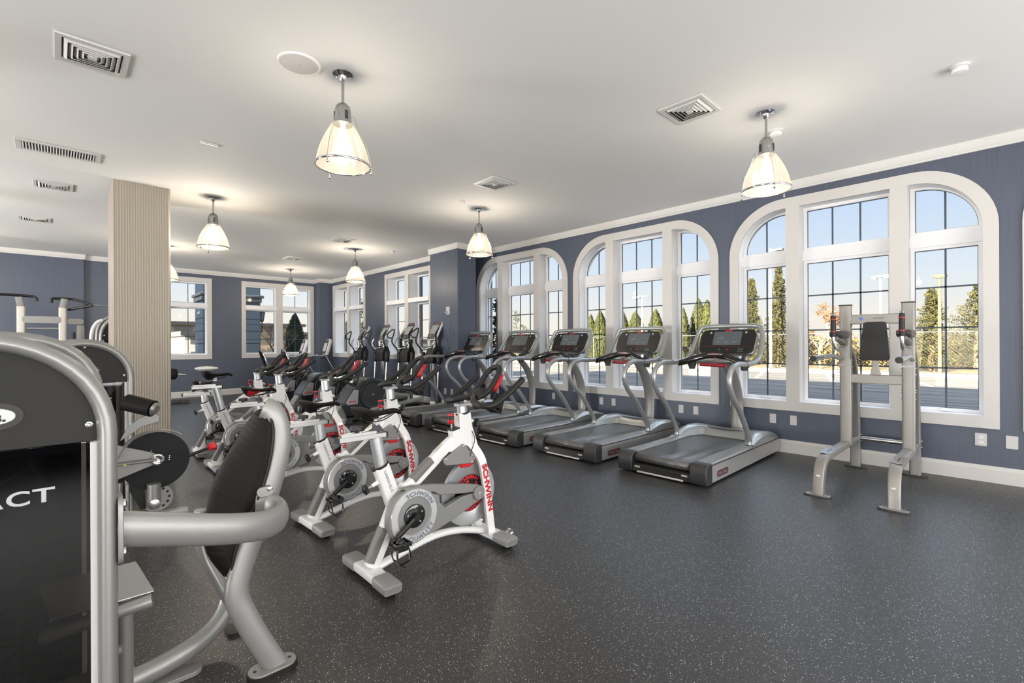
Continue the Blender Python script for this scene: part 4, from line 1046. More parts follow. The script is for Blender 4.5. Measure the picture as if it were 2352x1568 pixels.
# ------------------------------------------------------------------ knee raise station
t = thing('knee_raise_station', 'tall silver knee raise station with black back pad before the nearest arched window', 'exercise machine', (4.63, .86, 0), 0)
S = MT['silver2'] = mat('warm_silver_paint', (.30, .285, .262, 1), .40, .4, bump=.05, bscale=900)
for s in (-1, 1):
    y = s * .238
    m = M(); m.tube(spl([(.02, y * 1.06, .01), (.035, y * 1.05, .12), (.075, y * 1.04, .235), (.14, y * 1.03, .285), (.25, y * 1.02, .300), (.6, y, .305), (1.36, y, .300)], 6), .042, .028, n=18, up=(0, 0, 1), sq=True)
    lg = m.build('base_leg', S, t, ang=50)
    m = M(); m.prism(rrect(.075, .20, .03, 4, 0, y * 1.06), XY, .0, .012); m.build('front_foot', MT['dark'], lg)
    m = M(); m.prism(rrect(.065, .185, .03, 4, 0, y * 1.06), XY, .012, .018); m.build('foot_flange', S, lg)
    b_ = M()
    for q in (-.08, .08): b_.cyl((0, y * 1.06 + q, .017), (0, y * 1.06 + q, .022), .008)
    for i, q in enumerate((-.08, .08)): M().cyl((0, y * 1.06 + q, .017), (0, y * 1.06 + q, .023), .008).build('foot_bolt', MT['chrome'], lg)
    m = M(); m.prism(rrect(.30, .092, .008, 2, .34, y * 1.02), XY, .330, .334); st = m.build('step_plate', MT['brushed'], lg, 'bare metal step plate with lettering')
    q = M()
    for i in range(3): q.prism(rrect(.05, .010, .002, 1, .30 + i * .05, y * 1.02), lambda u, v, d: XY(u, v, d), .334, .3345)
    q.build('step_lettering', MT['black'], st)
    m = M(); m.prism(rrect(.030, .014, .006, 2, 0, 0), lambda u, v, d: Vector((.045 - .0 + d - .035, y * 1.05 + u, .17 + v)), -.001, .002); m.build('foot_logo', MT['sash'], lg)
    # front upright in two spliced lengths
    m = M(); m.tube([(.96, y, .30), (.96, y, 1.655)], .034, .048, n=20, up=(0, 1, 0), sq=True); up = m.build('upright', S, t, ang=50)
    M().box((.96, y, 1.657), (.075, .102, .012)).build('top_cap', MT['dark'], up, bev=.003)
    for z in (.78, .84, .86, 1.0, 1.06, 1.12, 1.38, 1.46, 1.54):
        M().cyl((.955, y - .054, z), (.955, y + .054, z), .009).build('bolt', MT['brushed'], up)
    m = M(); m.bb(.918, .925, y - .049, y + .049, 1.065, 1.085); m.build('splice_line', MT['dsilver'], up)
    # rear strut
    m = M(); m.tube(spl([(1.37, y, .01), (1.37, y, .30), (1.335, y, .65), (1.27, y, .95), (1.15, y, 1.15), (.97, y, 1.26)], 6), .030, .044, n=18, up=(0, 1, 0), sq=True, fixed=True)
    rs = m.build('rear_strut', MT['dsilver'], t, ang=50)
    m = M(); m.prism(rrect(.08, .19, .03, 4, 1.37, y), XY, 0, .013); m.build('rear_foot', MT['dark'], rs)
    for z in (.28, .34): M().cyl((1.37, y - .055, z), (1.37, y + .055, z), .011).build('pivot_bolt', MT['brushed'], rs)
    # elbow pad, bracket, grip
    m = M(); m.prism([(.66, 1.335), (.60, 1.345), (.585, 1.375), (.60, 1.402), (.90, 1.402), (.90, 1.355), (.86, 1.335)], lambda u, v, d: Vector((u, y * 1.03 + d, v)), -.052, .052)
    pd = m.build('elbow_pad', MT['vinyl2'] if 'vinyl2' in MT else MT['rubber'], t, bev=.014, seg=3)
    m = M(); m.tube([(.90, y * 1.03, 1.28), (.74, y * 1.03, 1.315), (.56, y * 1.03, 1.335)], .020, .030, n=12, up=(0, 1, 0)); m.build('pad_bracket', MT['dsilver'], t)
    m = M(); m.tube(spl([(.93, y, 1.24), (.62, y * 1.03, 1.235), (.53, y * 1.03, 1.26), (.51, y * 1.03, 1.34), (.51, y * 1.03, 1.56)], 6), .014, n=14); hg = m.build('hand_post', MT['chrome'], t)
    m = M(); m.lathe([(.018, 1.345), (.022, 1.35), (.021, 1.535), (.017, 1.54)], (.51, y * 1.03, 0), n=20); m.build('hand_grip', MT['rubber'], hg)
    for z in (1.395, 1.505): M().lathe([(.0225, z - .004), (.0235, z), (.0225, z + .004)], (.51, y * 1.03, 0), n=20).build('red_ring', MT['red'], hg)
    # dip handle
    m = M(); m.tube(spl([(.94, y * 1.12, 1.135), (.80, y * 1.16, 1.150), (.62, y * 1.17, 1.172), (.40, y * 1.18, 1.166), (.02, y * 1.20, 1.158)], 6), .019, n=16); dh = m.build('dip_handle', MT['rail'], t)
    m = M(); m.tube([(.02, y * 1.20, 1.158), (.012, y * 1.20, 1.158)], [.026, .024], n=18); m.build('handle_cap', MT['black'], dh)
    m = M(); m.tube([(.03, y * 1.20, 1.158), (.26, y * 1.185, 1.163)], .024, n=18); m.build('dip_grip', MT['brushed'], dh)
m = M(); m.prism(rrect(.44, .092, .008, 2, 0, 1.515), lambda u, v, d: Vector((d, u, v)), .935, .985); tb = m.build('top_crossbar', S, t, bev=.006)
M().text('nautilus', .030, lambda x, y: Vector((.934, -x - .02, 1.525 + y))).build('brand_lettering', MT['greytext'], tb)
M().lathe([(.018, 0), (.012, .001)], (.934, .11, 1.522), (-1, 0, 0), 16).build('brand_mark', MT['bluemark'] if 'bluemark' in MT else MT['greytext'], tb)
m = M(); m.prism(rrect(.44, .088, .008, 2, 0, .945), lambda u, v, d: Vector((d, u, v)), .935, .985); m.build('lower_crossbar', S, t, bev=.006)
m = M(); m.tube([(1.37, -.238, .305), (1.37, .238, .305)], .024, .024, n=16); m.build('rear_tie_bar', MT['brushed'], t)
m = M(); m.prism([(-.045, .985), (.045, .985), (.026, 1.06), (.030, 1.30), (-.030, 1.30), (-.026, 1.06)], lambda u, v, d: Vector((d, u, v)), .925, .940); m.build('pad_support', S, t, bev=.004)
out = [(-.085, 1.485), (.085, 1.485), (.112, 1.15), (.100, 1.125), (-.100, 1.125), (-.112, 1.15)]
out = [(p.x, p.y) for p in fillet([(a, b, 0) for a, b in out], .03, 4, True)]
m = M(); m.prism(out, lambda u, v, d: Vector((d, u, v)), .870, .925); m.build('back_pad', MT['rubber'], t, bev=.016, seg=4)

# ------------------------------------------------------------------ selectorised machine towers
def tower(loc, label, text=True):
    """x = to the right, y = away; two hoop frames .7 m apart"""
    t = thing('weight_machine_tower', label, 'exercise machine', loc, 0)
    def hoop(y, a_=.25, b_=.252, e_=1.0):
        pts = [(a_, y, 0.02), (a_, y, .5), (a_, y, 1.06)]
        pts += [(a_ * math.copysign(abs(math.cos(a)) ** e_, math.cos(a)), y, 1.06 + b_ * math.sin(a) ** e_) for a in [PI * i / 20 for i in range(1, 20)]]
        pts += [(-a_, y, 1.06), (-a_, y, .5), (-a_, y, .02)]
        return M().tube(pts, .0222, .040, n=20, up=(0, 1, 0), fixed=True).build('hoop_frame', MT['silver'], t, ang=80)
    def hp(y):
        return None
    hoop(0); hoop(.70, .263, .268, .80)
    def cap_poly(x=.232, z0=1.035, top=1.06):
        return [(-x, z0)] + [(x, z0)] + [(x * math.cos(a), top + (x + .002) * math.sin(a)) for a in [PI * i / 24 for i in range(0, 25)]]
    for y, s in ((.004, -1), (.696, 1)):
        m = M(); m.prism(cap_poly(), XZ, y - .004, y + .004); cap = m.build('shroud_cap', MT['shroud'], t, bev=.002)
        yy = y + s * .005
        f = lambda u, v, d: Vector((u * (-s), yy + s * d, v))
        fo = lambda u, v, d: Vector((u, yy + s * d, v))
        e1 = [(.087 * math.copysign(abs(math.cos(a)) ** .75, math.cos(a)), 1.122 + .0375 * math.copysign(abs(math.sin(a)) ** .9, math.sin(a))) for a in [2 * PI * i / 36 for i in range(36)]]
        e2 = [(u * .84, 1.122 + (v - 1.122) * .63) for u, v in e1]
        M().prism(e1, fo, -.001, .0015).build('badge_surround', MT['black'], cap)
        bd = M().prism(e2, fo, .0015, .004).build('badge', MT['badge'], cap, bev=.002)
        M().text('nautilus.', .034, lambda x, q: Vector((x * (-s) * 1.0, yy + s * .0045, 1.122 + q)), width=1.0, bold=.0014).build('badge_lettering', MT['black'], bd)
        for u, v in ((.212, 1.082), (-.212, 1.082), (0, 1.285)):
            M().lathe([(.0085, 0), (.0085, .003), (.004, .0045), (.001, .003)], (u, yy, v), (0, s, 0), 16).build('screw', MT['chrome'], cap)
        M().bb(-.214, .214, y - .002, y + .002, .05, 1.032).build('side_panel', MT['smoke'], t)
        for u in (-1, 1): M().bb(u * .214, u * .228, y - .005, y + .005, .05, 1.032).build('edge_strip', MT['plate'], t)
        if text:
            mm = M(); xr = .144
            for ch, cw in zip('TCAPMI', (.0425, .0425, .0425, .040, .050, .008)):
                q = M(); q.text(ch, .052, lambda x, z: Vector((x, z, 0)), bold=.0009)
                w0 = max(p[0] for p in q.v) - min(p[0] for p in q.v)
                q.v = [(-s * (xr - cw / 2 + p[0] * cw / w0) if s < 0 else -(xr - cw / 2 + p[0] * cw / w0), y + s * .0035, .908 + p[1]) for p in q.v]
                o_ = len(mm.v); mm.v += q.v; mm.f += [[k_ + o_ for k_ in fc_] for fc_ in q.f]; mm.mi += q.mi; xr -= cw + .0042
            mm.build('panel_lettering', MT['textgrey'], t)
    # weight stack, guide rods, base
    m = M(); m.bb(-.19, .19, .06, .64, .0, .05); m.build('base', MT['dark'], t)
    for i in range(16):
        M().bb(-.13, .06, .25, .45, .06 + i * .034, .06 + i * .034 + .031).build('weight_plate', MT['flyblack'], t, bev=.002)
    for y in (.28, .42): M().cyl((-.035, y, .05), (-.035, y, 1.16), .010).build('guide_rod', MT['brushed'], t)
    m = M(); m.prism(rrect(.36, .10, .02, 3, 0, 0), lambda u, v, d: Vector((u * .5 + .10, .35 + v, d)), .05, .10); m.build('pulley_block', MT['dark'], t)
    m = M(); m.tube([(.10, .30, .70), (.10, .30, .82), (.04, .30, .90)], .06, .03, n=16, up=(0, 1, 0)); m.build('cam_housing', MT['black'], t)
    return t
MT['shroud'] = mat('charcoal_shroud', (.026, .026, .025, 1), .55, spec=.18, bump=.10, bscale=900)
T1 = tower((-.15, 1.75, 0), 'nearest weight machine tower with smoked side panel, cropped by the left photo edge')
T1['category'] = 'exercise machine'
# user side of the nearest machine, welded to its tower (parts of the same machine)
def sh(p): return (p[0] + .15, p[1] - 1.75, p[2])
def stube(name, pts, rx, ry, par=None, k=6, up=(0, 0, 1), mt='silver', n=20, fixed=False, sq=False, cl=False):
    m = M(); m.tube(spl([sh(p) for p in pts], k), rx, ry, n=n, up=up, fixed=fixed, sq=sq); return m.build(name, MT[mt], par or T1, ang=80)
arm = stube('support_arm', [(.105, 1.755, .782), (.235, 1.765, .742), (.36, 1.78, .703), (.46, 1.80, .676), (.545, 1.84, .655), (.605, 1.90, .650), (.625, 1.965, .652), (.600, 2.02, .665), (.56, 2.04, .668)], .026, [.050, .048, .046, .044, .042, .041, .040, .038, .036][0], fixed=True)
m = M(); m.prism(rrect(.10, .19, .03, 4, 1.755, .78), lambda u, v, d: Vector(sh((d, u, v))), .120, .132); mp = m.build('mount_plate', MT['silver'], T1, bev=.002)
for z in (.715, .85): M().lathe([(.014, 0), (.014, .008), (.006, .012), (.001, .012)], sh((.130, 1.735, z)), (1, 0, 0), 16).build('mount_bolt', MT['chrome'], mp)
colm = stube('seat_column', [(.635, 2.03, .005), (.578, 2.035, .12), (.527, 2.04, .235), (.492, 2.045, .35), (.524, 2.05, .48), (.575, 2.05, .61), (.618, 2.05, .74), (.648, 2.05, .86), (.652, 2.052, .94), (.640, 2.055, 1.00), (.622, 2.06, 1.032), (.598, 2.07, 1.046)], .043, .027, up=(0, 1, 0), fixed=True, sq=False)
m = M(); m.prism([(p[0] + .15 + .615, p[1] - 1.75 + 2.03) for p in rrect(.185, .105, .05, 6)], XY, 0, .018); ft = m.build('floor_plate', MT['rubber'], colm)
m = M(); m.prism([(p[0] + .15 + .615, p[1] - 1.75 + 2.03) for p in rrect(.175, .095, .046, 6)], XY, .018, .026); m.build('floor_flange', MT['silver'], colm, bev=.002)
for u in (-.065, .065): M().cyl(sh((.615 + u, 2.03, .025)), sh((.615 + u, 2.03, .0275)), .006).build('flange_hole', MT['black'], ft)
m = M(); m.prism(rrect(.06, .04, .018, 4, .585, .725), lambda u, v, d: Vector(sh((u, d, v))), 2.005, 2.014); mb = m.build('clamp_plate', MT['silver'], colm, bev=.002)
M().lathe([(.010, 0), (.010, .006), (.004, .008), (.001, .008)], sh((.600, 2.006, .735)), (0, -1, 0), 16).build('clamp_bolt', MT['chrome'], mb)
# leaf shaped chest pad
Ls = [(.458, 2.10, .408), (.410, 2.16, .52), (.432, 2.20, .702), (.471, 2.19, .81), (.530, 2.17, .927), (.571, 2.13, 1.013), (.590, 2.10, 1.039)]
Rs = [(.468, 2.045, .415), (.481, 2.04, .516), (.526, 2.03, .632), (.571, 2.025, .735), (.602, 2.02, .862), (.614, 2.03, .971), (.600, 2.06, 1.035)]
LL = spl([sh(p) for p in Ls], 5); RR = spl([sh(p) for p in Rs], 5); kk = len(LL)
def padf(u, v, off=0.0):
    i = min(int(u * (kk - 1)), kk - 2); w = u * (kk - 1) - i
    a = LL[i].lerp(LL[i + 1], w); b = RR[i].lerp(RR[i + 1], w)
    p = a.lerp(b, v); n_ = Vector((-.72, -.62, .25)).normalized()
    e = math.sin(PI * min(max(v, 0), 1)) ** .45 * min(1, math.sin(PI * min(max(u * .97 + .015, 0), 1)) * 2.2)
    return p + n_ * (.020 * e + off * e)
m = M(); m.grid(lambda u, v: padf(u, v, -.0009 * max(0, math.cos(u * 2 * PI * 26)) * (1 if .12 < v < .86 and .08 < u < .93 else 0)), 156, 16)
back = M(); m.grid(lambda u, v: padf(u, v) + Vector((.72, .62, -.25)).normalized() * (.045 * math.sin(PI * v) ** .5 + .01), 30, 12)
pd = m.build('chest_pad', MT['vinyl'], colm, ang=70)
hl = M()
for i in range(14):
    p = padf(.22 + i * .052, .93); M()
    hl.ball(p + Vector((-.72, -.62, .25)).normalized() * .0015, .0028, 6)
hl.build('vent_holes', MT['black'], pd, kind='stuff')
m = M(); m.tube([padf(i / 40, 1.0) + Vector((.006, -.004, 0)) for i in range(41)], .006, n=8); m.build('pad_edge', MT['black'], pd)
stube('pad_brace', [(.425, 2.30, .62), (.420, 2.29, .52), (.432, 2.27, .44), (.462, 2.24, .36), (.50, 2.19, .27), (.545, 2.12, .19)], .024, .038, up=(0, 1, 0), fixed=True)
fl = stube('floor_tube', [(.02, 2.22, .050), (.17, 2.25, .052), (.30, 2.28, .055), (.42, 2.31, .075), (.50, 2.35, .11), (.545, 2.39, .17), (.56, 2.42, .26)], .033, .040, fixed=True)
m = M(); m.prism([(p[0] + .15 + .33, p[1] - 1.75 + 2.245) for p in rrect(.17, .075, .035, 5)], XY, 0, .018); m.build('tube_foot', MT['silver'], fl, bev=.002)
m = M(); m.prism([(p[0] + .15 + .60, p[1] - 1.75 + 2.43) for p in rrect(.12, .10, .03, 5)], XY, 0, .016); m.build('rear_foot', MT['rubber'], fl)
m = M(); m.cyl(sh((.55, 2.30, .21)), sh((.52, 2.20, .23)), .018); m.build('pivot_pin', MT['silver'], fl)
stube('foot_post', [(.172, 2.20, .05), (.172, 2.19, .25), (.170, 2.18, .44)], .024, .024, up=(0, 1, 0))
stube('foot_bar', [(-.04, 2.04, .405), (.10, 2.02, .425), (.228, 2.00, .440)], .022, .022)
m = M(); m.prism([(-.02, .0), (.235, .0), (.235, .006), (-.02, .006)], lambda u, v, d: Vector(sh((u - d * .15, 2.005 + d, .462 + v + d * .22 + .0 * u))), 0, .20); m.build('foot_plate', MT['brushed'], T1, bev=.002)
stube('stub_peg', [(.08, 2.08, .275), (.155, 2.06, .280)], .016, .016)

# second machine further back: cam disc, roller pad
T2 = copy_tree(T1.copy() if False else tower((.155, 4.42, 0), 'second weight machine tower, smaller behind the nearest one, with a big black cam disc on its right')) if False else tower((.135, 4.42, 0), 'second weight machine, behind the nearest one, with a black cam disc and roller pad')
def s2(p): return (p[0] - .135, p[1] - 4.42, p[2])
m = M(); m.lathe([(.001, -.012), (.188, -.012), (.190, -.016), (.200, -.016), (.202, .012), (.001, .014)], s2((.506, 4.22, .475)), (0, -1, 0), 56); cd = m.build('cam_disc', MT['flyblack'], T2)
for u, v in ((-.045, .068), (-.028, .072), (.078, .022), (.077, .010), (.076, -.004)):
    M().lathe([(.006, 0), (.004, .003), (.001, .003)], s2((.506 + u * 1.0, 4.205, .475 + v)), (0, -1, 0), 12).build('disc_screw', MT['chrome'], cd)
m = M(); m.prism([(.20, .66), (.473, .548), (.505, .53), (.505, .46), (.473, .452), (.20, .36)], lambda u, v, d: Vector(s2((u, 4.165 + d, v))), -.012, .012); ca = m.build('cam_arm', MT['dsilver'], T2, bev=.004)
m = M(); m.tube([s2((.20, 4.135, .50)), s2((.50, 4.135, .495))], .024, .012, n=14, up=(0, 0, 1)); m.build('arm_rib', MT['dsilver'], ca)
M().lathe([(.040, 0), (.040, .018), (.030, .022), (.016, .016), (.001, .018)], s2((.505, 4.150, .493)), (0, -1, 0), 28).build('hub', MT['chrome'], ca)
M().prism([(.315, .487), (.335, .487), (.325, .503)], lambda u, v, d: Vector(s2((u, d, v))), 4.110, 4.122).build('warning_sticker', MT['yellow'], ca)
m = M(); m.tube([s2((.335, 4.10, .915)), s2((.465, 3.99, .870))], .056, n=24); rp_ = m.build('roller_pad', MT['vinyl'], T2)
M().tube([s2((.470, 3.98, .868)), s2((.482, 3.97, .864))], [.046, .030], n=24).build('roller_end', MT['dsilver'], rp_)
m = M(); m.prism([(.300, .66), (.335, .74), (.40, .800), (.47, .835), (.515, .805), (.51, .765), (.42, .745), (.36, .70)], lambda u, v, d: Vector(s2((u, 4.10 + d, v))), -.008, .008); rb_ = m.build('roller_bracket', MT['dsilver'], T2, bev=.003)
m = M(); m.tube([s2((.506 + .222 * math.cos(math.radians(a)), 4.18, .475 + .222 * math.sin(math.radians(a)))) for a in range(165, 45, -6)], .006, .045, n=10, up=(0, 1, 0), fixed=True); m.build('disc_guard', MT['dsilver'], T2)
m = M(); m.tube([s2((.60, 4.22, .445)), s2((.84, 4.22, .515))], .012, n=12); rr_ = m.build('counter_rod', MT['black'], T2)
m = M(); m.lathe([(.012, 0), (.030, .012), (.024, .03), (.034, .05), (.020, .058), (.001, .058)], s2((.825, 4.22, .512)), (1, 0, .3), 14, 5, .12); m.build('red_knob', MT['red'], rr_)
m = M(); m.tube([s2((.49, 4.18, .32)), s2((.49, 4.18, .16))], .040, .040, n=16); ll_ = m.build('lower_post', MT['silver'], T2)
m = M(); m.lathe([(.036, 0), (.036, .012), (.012, .018), (.001, .018)], s2((.485, 4.135, .185)), (0, -1, 0), 24); m.build('lower_hub', MT['brushed'], ll_)
m = M(); m.lathe([(.001, -.006), (.095, -.006), (.095, .006), (.001, .006)], s2((.515, 4.24, .20)), (0, -1, 0), 32); q_ = m.build('index_disc', MT['silver'], T2)
for a in (-60, -30, 0, 30, 60):
    an = math.radians(a); M().cyl(s2((.515 + .07 * math.cos(an), 4.232, .20 + .07 * math.sin(an))), s2((.515 + .07 * math.cos(an), 4.236, .20 + .07 * math.sin(an))), .009).build('index_hole', MT['black'], q_)
m = M(); m.tube([s2((.30, 4.2, .12)), s2((.30, 4.2, .36))], .02, n=10); m.tube([s2((.345, 4.2, .12)), s2((.345, 4.2, .34))], .014, n=10); m.build('twin_posts', MT['brushed'], T2)
m = M(); m.tube([s2((.20, 4.3, .06)), s2((.70, 4.25, .06))], .03, .03, n=12, sq=True); m.tube([s2((.50, 4.05, .06)), s2((.50, 4.45, .06))], .03, .05, n=12, sq=True); m.build('floor_frame', MT['silver'], T2)
m = M(); m.prism([(.34, .32), (.44, .32), (.45, .14), (.42, .14)], lambda u, v, d: Vector(s2((u, 4.25 + d, v))), -.02, .02); m.build('lower_shield', MT['black'], T2)

# third tower, tall, mostly behind the column
T3 = copy_tree(tower((.80, 9.75, 0), 'tall weight machine tower mostly hidden behind the left edge of the ribbed column', False)) if False else tower((.76, 9.75, 0), 'tall weight machine tower mostly hidden behind the left edge of the ribbed column', False)
T3.scale = (1.1, 1, 1.34)
m = M(); m.tube(spl([(-.34, -.25, .02), (-.36, -.25, .9), (-.35, -.25, 1.12), (-.30, -.25, 1.22), (-.24, -.25, 1.25)], 5), .022, n=12); m.build('side_handle', MT['sash'], T3)

# ------------------------------------------------------------------ cable crossover with pull-up handles
t = thing('cable_crossover', 'silver cable crossover frame with black pull-up bars on top, far away by the left wall', 'exercise machine', (-.20, 12.2, 0))
xa, xb = -.27, .27
for x in (xa, xb):
    m = M(); m.tube([(x, 0, 0), (x, 0, 2.0)], .045, .055, n=16, up=(1, 0, 0), sq=True); u_ = m.build('upright', MT['sash2'] if 'sash2' in MT else MT['silver'], t)
    m = M(); m.tube([(x, 0, 2.0), (x - .02 * (1 if x < 0 else -1) * 1.5, -.02, 2.17)], .04, .05, n=12, up=(1, 0, 0), sq=True); m.build('top_bracket', MT['dsilver'], u_)
m = M(); m.tube(spl([(-.85, -.3, 2.12), (-.62, -.15, 2.18), (-.42, -.02, 2.20), (-.15, 0, 2.19), (-.08, -.02, 2.16), (-.07, -.02, 2.10)], 5), .024, n=10); m.build('pull_up_bar', MT['black'], t)
m = M(); m.tube(spl([(.12, -.02, 2.08), (.13, -.02, 2.15), (.18, 0, 2.17), (.40, 0, 2.17), (.55, -.1, 2.12), (.68, -.2, 2.06)], 5), .024, n=10); m.tube([(.68, -.2, 2.05), (.35, .05, 1.97)], .024, n=8); m.build('pull_up_bar', MT['black'], t)
m = M(); m.cyl((.68, -.2, 2.06), (.78, -.2, 2.05), .014); m.cyl((.78, -.2, 2.06), (1.2, -.2, 2.06), .006); m.build('cable_pulley', MT['chrome'], t)
m = M(); m.prism(rrect(.52, .125, .05, 5, 0, 1.77), XZ, -.045, -.02); m.build('header_plate', MT['silver'], t, bev=.003)
m = M(); m.cyl((xa, 0, 1.61), (xb, 0, 1.61), .022); m.build('cross_tube', MT['silver'], t)
m = M(); m.prism(rrect(.24, .11, .05, 5, .45, 1.755), XZ, .12, .14); m.build('side_plate', MT['silver'], t, bev=.003)
m = M(); m.tube([(.52, .14, 0), (.52, .14, 1.68)], .06, .06, n=12, sq=True); m.build('rear_post', MT['silver'], t)
m = M(); m.tube([(.42, .16, 0), (.42, .16, 1.55)], .03, n=8); m.build('weight_column', MT['dark'], t)
m = M(); m.tube([(xa, 0, .04), (xb + .3, .1, .04)], .05, .04, n=10, sq=True); m.build('base_beam', MT['silver'], t)
m = M(); m.tube([(xa, .02, .9), (xb, .02, .9)], .01, n=6); m.build('cable', MT['black'], t)

# bench behind the column
t = thing('exercise_bench', 'black padded bench with a chrome peg, mostly hidden behind the ribbed column', 'bench', (1.55, 12.7, 0))
m = M(); m.tube([(-.5, 0, .05), (.50, 0, .05)], .04, .05, n=12, sq=True); m.build('base_beam', MT['dark2'], t)
m = M(); m.bb(.44, .56, -.12, .12, .0, .09); m.build('foot', MT['dark'], t, bev=.01)
m = M(); m.tube([(-.2, 0, .05), (.1, 0, .62)], .04, .03, n=10, sq=True); m.build('post', MT['dsilver'], t)
m = M(); m.lathe([(.001, -.06), (.10, -.06), (.12, -.03), (.12, .05), (.08, .08), (.001, .09)], (.28, 0, .66), (1, .0, -.1), 24); m.build('roller_pad', MT['vinyl'], t)
m = M(); m.cyl((.35, 0, .655), (.52, -.02, .63), .018); m.build('peg', MT['chrome'], t)
m = M(); m.bb(-.6, .1, -.14, .14, .60, .68); m.build('seat_pad', MT['vinyl'], t, bev=.02)

# ------------------------------------------------------------------ elliptical trainers
def elliptical(loc, label):
    t = thing('elliptical_trainer', label, 'elliptical trainer', loc, 0, 'elliptical trainers facing the square windows')
    D2 = MT['dark2']
    m = M(); m.prism([(.05, .30), (.14, .10), (.40, .06), (.85, .10), (.98, .30), (.92, .50), (.78, .66), (.58, .73), (.40, .70), (.22, .55)], XZ, -.20, .20); hs = m.build('drive_housing', MT['shell'], t, bev=.03, seg=3)
    for s in (-1, 1):
        m = M(); m.lathe([(.001, 0), (.20, 0), (.205, .006), (.225, .014), (.235, .004), (.235, -.02)], (.57, s * .215, .44), (0, s, 0), 44)
        dk = m.build('drive_disc', MT['shell2'], hs)
        M().lathe([(.015, 0), (.015, .01), (.001, .01)], (.57, s * .218, .44), (0, s, 0), 14).build('disc_hub', MT['rail'], dk)
        m = M(); m.prism([(.10, .34), (.24, .54), (.32, .53), (.30, .30), (.12, .29)], XZ, s * .198, s * .214); pn = m.build('side_panel', MT['brushed2'], hs, bev=.004)
        M().prism(rrect(.13, .026, .012, 3, .21, .345), XZ, s * .214, s * .2155).build('panel_badge', MT['redbadge'], pn)
        # pedal beam and pedal
        m = M(); m.tube([(.50, s * .26, .30 + .12 * s), (1.55, s * .26, .30)], .022, .035, n=12, sq=True); pb = m.build('pedal_beam', MT['rail'], t)
        m = M(); m.prism(rrect(.34, .13, .03, 3, 1.02, s * .26), XY, .36 + .05 * s, .39 + .05 * s); m.build('foot_pedal', MT['black'], pb, bev=.006)
        # swing arm
        a_ = M(); a_.tube([(1.86, s * .26, .40), (1.90, s * .26, .98)], .022, n=12); a_.build('arm_tube', MT['brushed'], t)
        a2 = M(); a2.lathe([(.034, .90), (.048, .95), (.046, 1.10), (.030, 1.14)], (1.90, s * .26, 0), n=16); a2.build('arm_cuff', MT['black'], t)
        hb = M(); hb.tube(spl([(1.90, s * .26, 1.10), (1.86, s * .30, 1.20), (1.78, s * .34, 1.34), (1.80, s * .32, 1.48)], 5), .015, n=10)
        hb.tube(spl([(1.80, s * .32, 1.47), (1.84, s * .34, 1.60), (1.80, s * .40, 1.58), (1.72, s * .43, 1.50), (1.74, s * .40, 1.43), (1.80, s * .33, 1.43)], 5), .013, n=10)
        hb.build('swing_handle', MT['rubber'], t, ang=80)
    m = M(); m.bb(.02, .14, -.36, .36, .0, .07); m.build('rear_foot', MT['dark'], t, bev=.01)
    m = M(); m.tube([(.1, -.12, .05), (2.25, -.12, .05)], .03, .025, n=10, sq=True); m.tube([(.1, .12, .05), (2.25, .12, .05)], .03, .025, n=10, sq=True); m.build('base_rail', MT['dark2'], t)
    m = M(); m.bb(2.12, 2.26, -.36, .36, 0, .07); m.build('front_foot', MT['dark'], t, bev=.01)
    for s in (-1, 1): M().bb(-.02, .05, s * .30 - .04, s * .30 + .04, 0, .10).build('rear_bracket', MT['rail'], t, bev=.01)
    m = M(); m.prism([(-.06, .12), (.10, .36), (.18, .36), (.14, .05), (.0, .05)], XZ, -.12, .12); m.build('rear_step', MT['cover'], t, bev=.01)
    m = M(); m.tube([(2.05, 0, .05), (1.98, 0, .62), (1.94, 0, .98)], .035, n=14); m.tube([(1.98, .09, .62), (1.94, .08, .98)], .02, n=10); m.build('centre_post', MT['brushed'], t)
    m = M(); m.prism([(1.84, .92), (2.04, .92), (2.06, 1.12), (2.00, 1.26), (1.92, 1.22), (1.84, 1.10)], XZ, -.13, .13); sh_ = m.build('tower_shroud', MT['black'], t, bev=.02)
    m = M(); m.prism([(1.90, 1.18), (2.02, 1.20), (2.06, 1.40), (1.96, 1.40)], XZ, -.07, .07); m.build('neck', MT['brushed'], t, bev=.02)
    fb = M(); fb.tube(spl([(1.86, .26, 1.42), (1.80, .24, 1.30), (1.82, .14, 1.20), (1.90, .04, 1.22), (1.90, -.04, 1.22), (1.82, -.14, 1.20), (1.80, -.24, 1.30), (1.86, -.26, 1.42)], 6), .014, n=10); fb.build('fixed_handlebar', MT['chrome'], t)
    tilt = .48; dn = Vector((math.sin(tilt), 0, math.cos(tilt))); nn = Vector((-math.cos(tilt), 0, math.sin(tilt))); c0 = Vector((1.98, 0, 1.56))
    fc = lambda u, v, d: c0 + Vector((0, -u, 0)) + dn * v + nn * d
    o_ = [(-.12, -.20), (.12, -.20), (.145, -.10), (.145, .17), (.10, .205), (-.10, .205), (-.145, .17), (-.145, -.10)]
    o_ = [(p.x, p.y) for p in fillet([(a, b, 0) for a, b in o_], .03, 3, True)]
    m = M(); m.prism(o_, fc, -.055, 0); cn = m.build('console', MT['sash'], t, bev=.015, seg=3)
    m = M(); m.prism([(u * .95, v * .96) for u, v in o_], fc, 0, .008); m.build('face_panel', MT['dark'], cn, bev=.002)
    M().prism(rrect(.22, .19, .004, 2, 0, .015), fc, .008, .010).build('screen', MT['lcd2'], cn)
    M().prism(rrect(.06, .018, .006, 2, 0, .160), fc, .008, .010).build('console_badge', MT['red'], cn)
    M().cyl(fc(-.03, -.13, .008), fc(-.03, -.13, .014), .014).build('start_button', MT['textgrey'], cn)
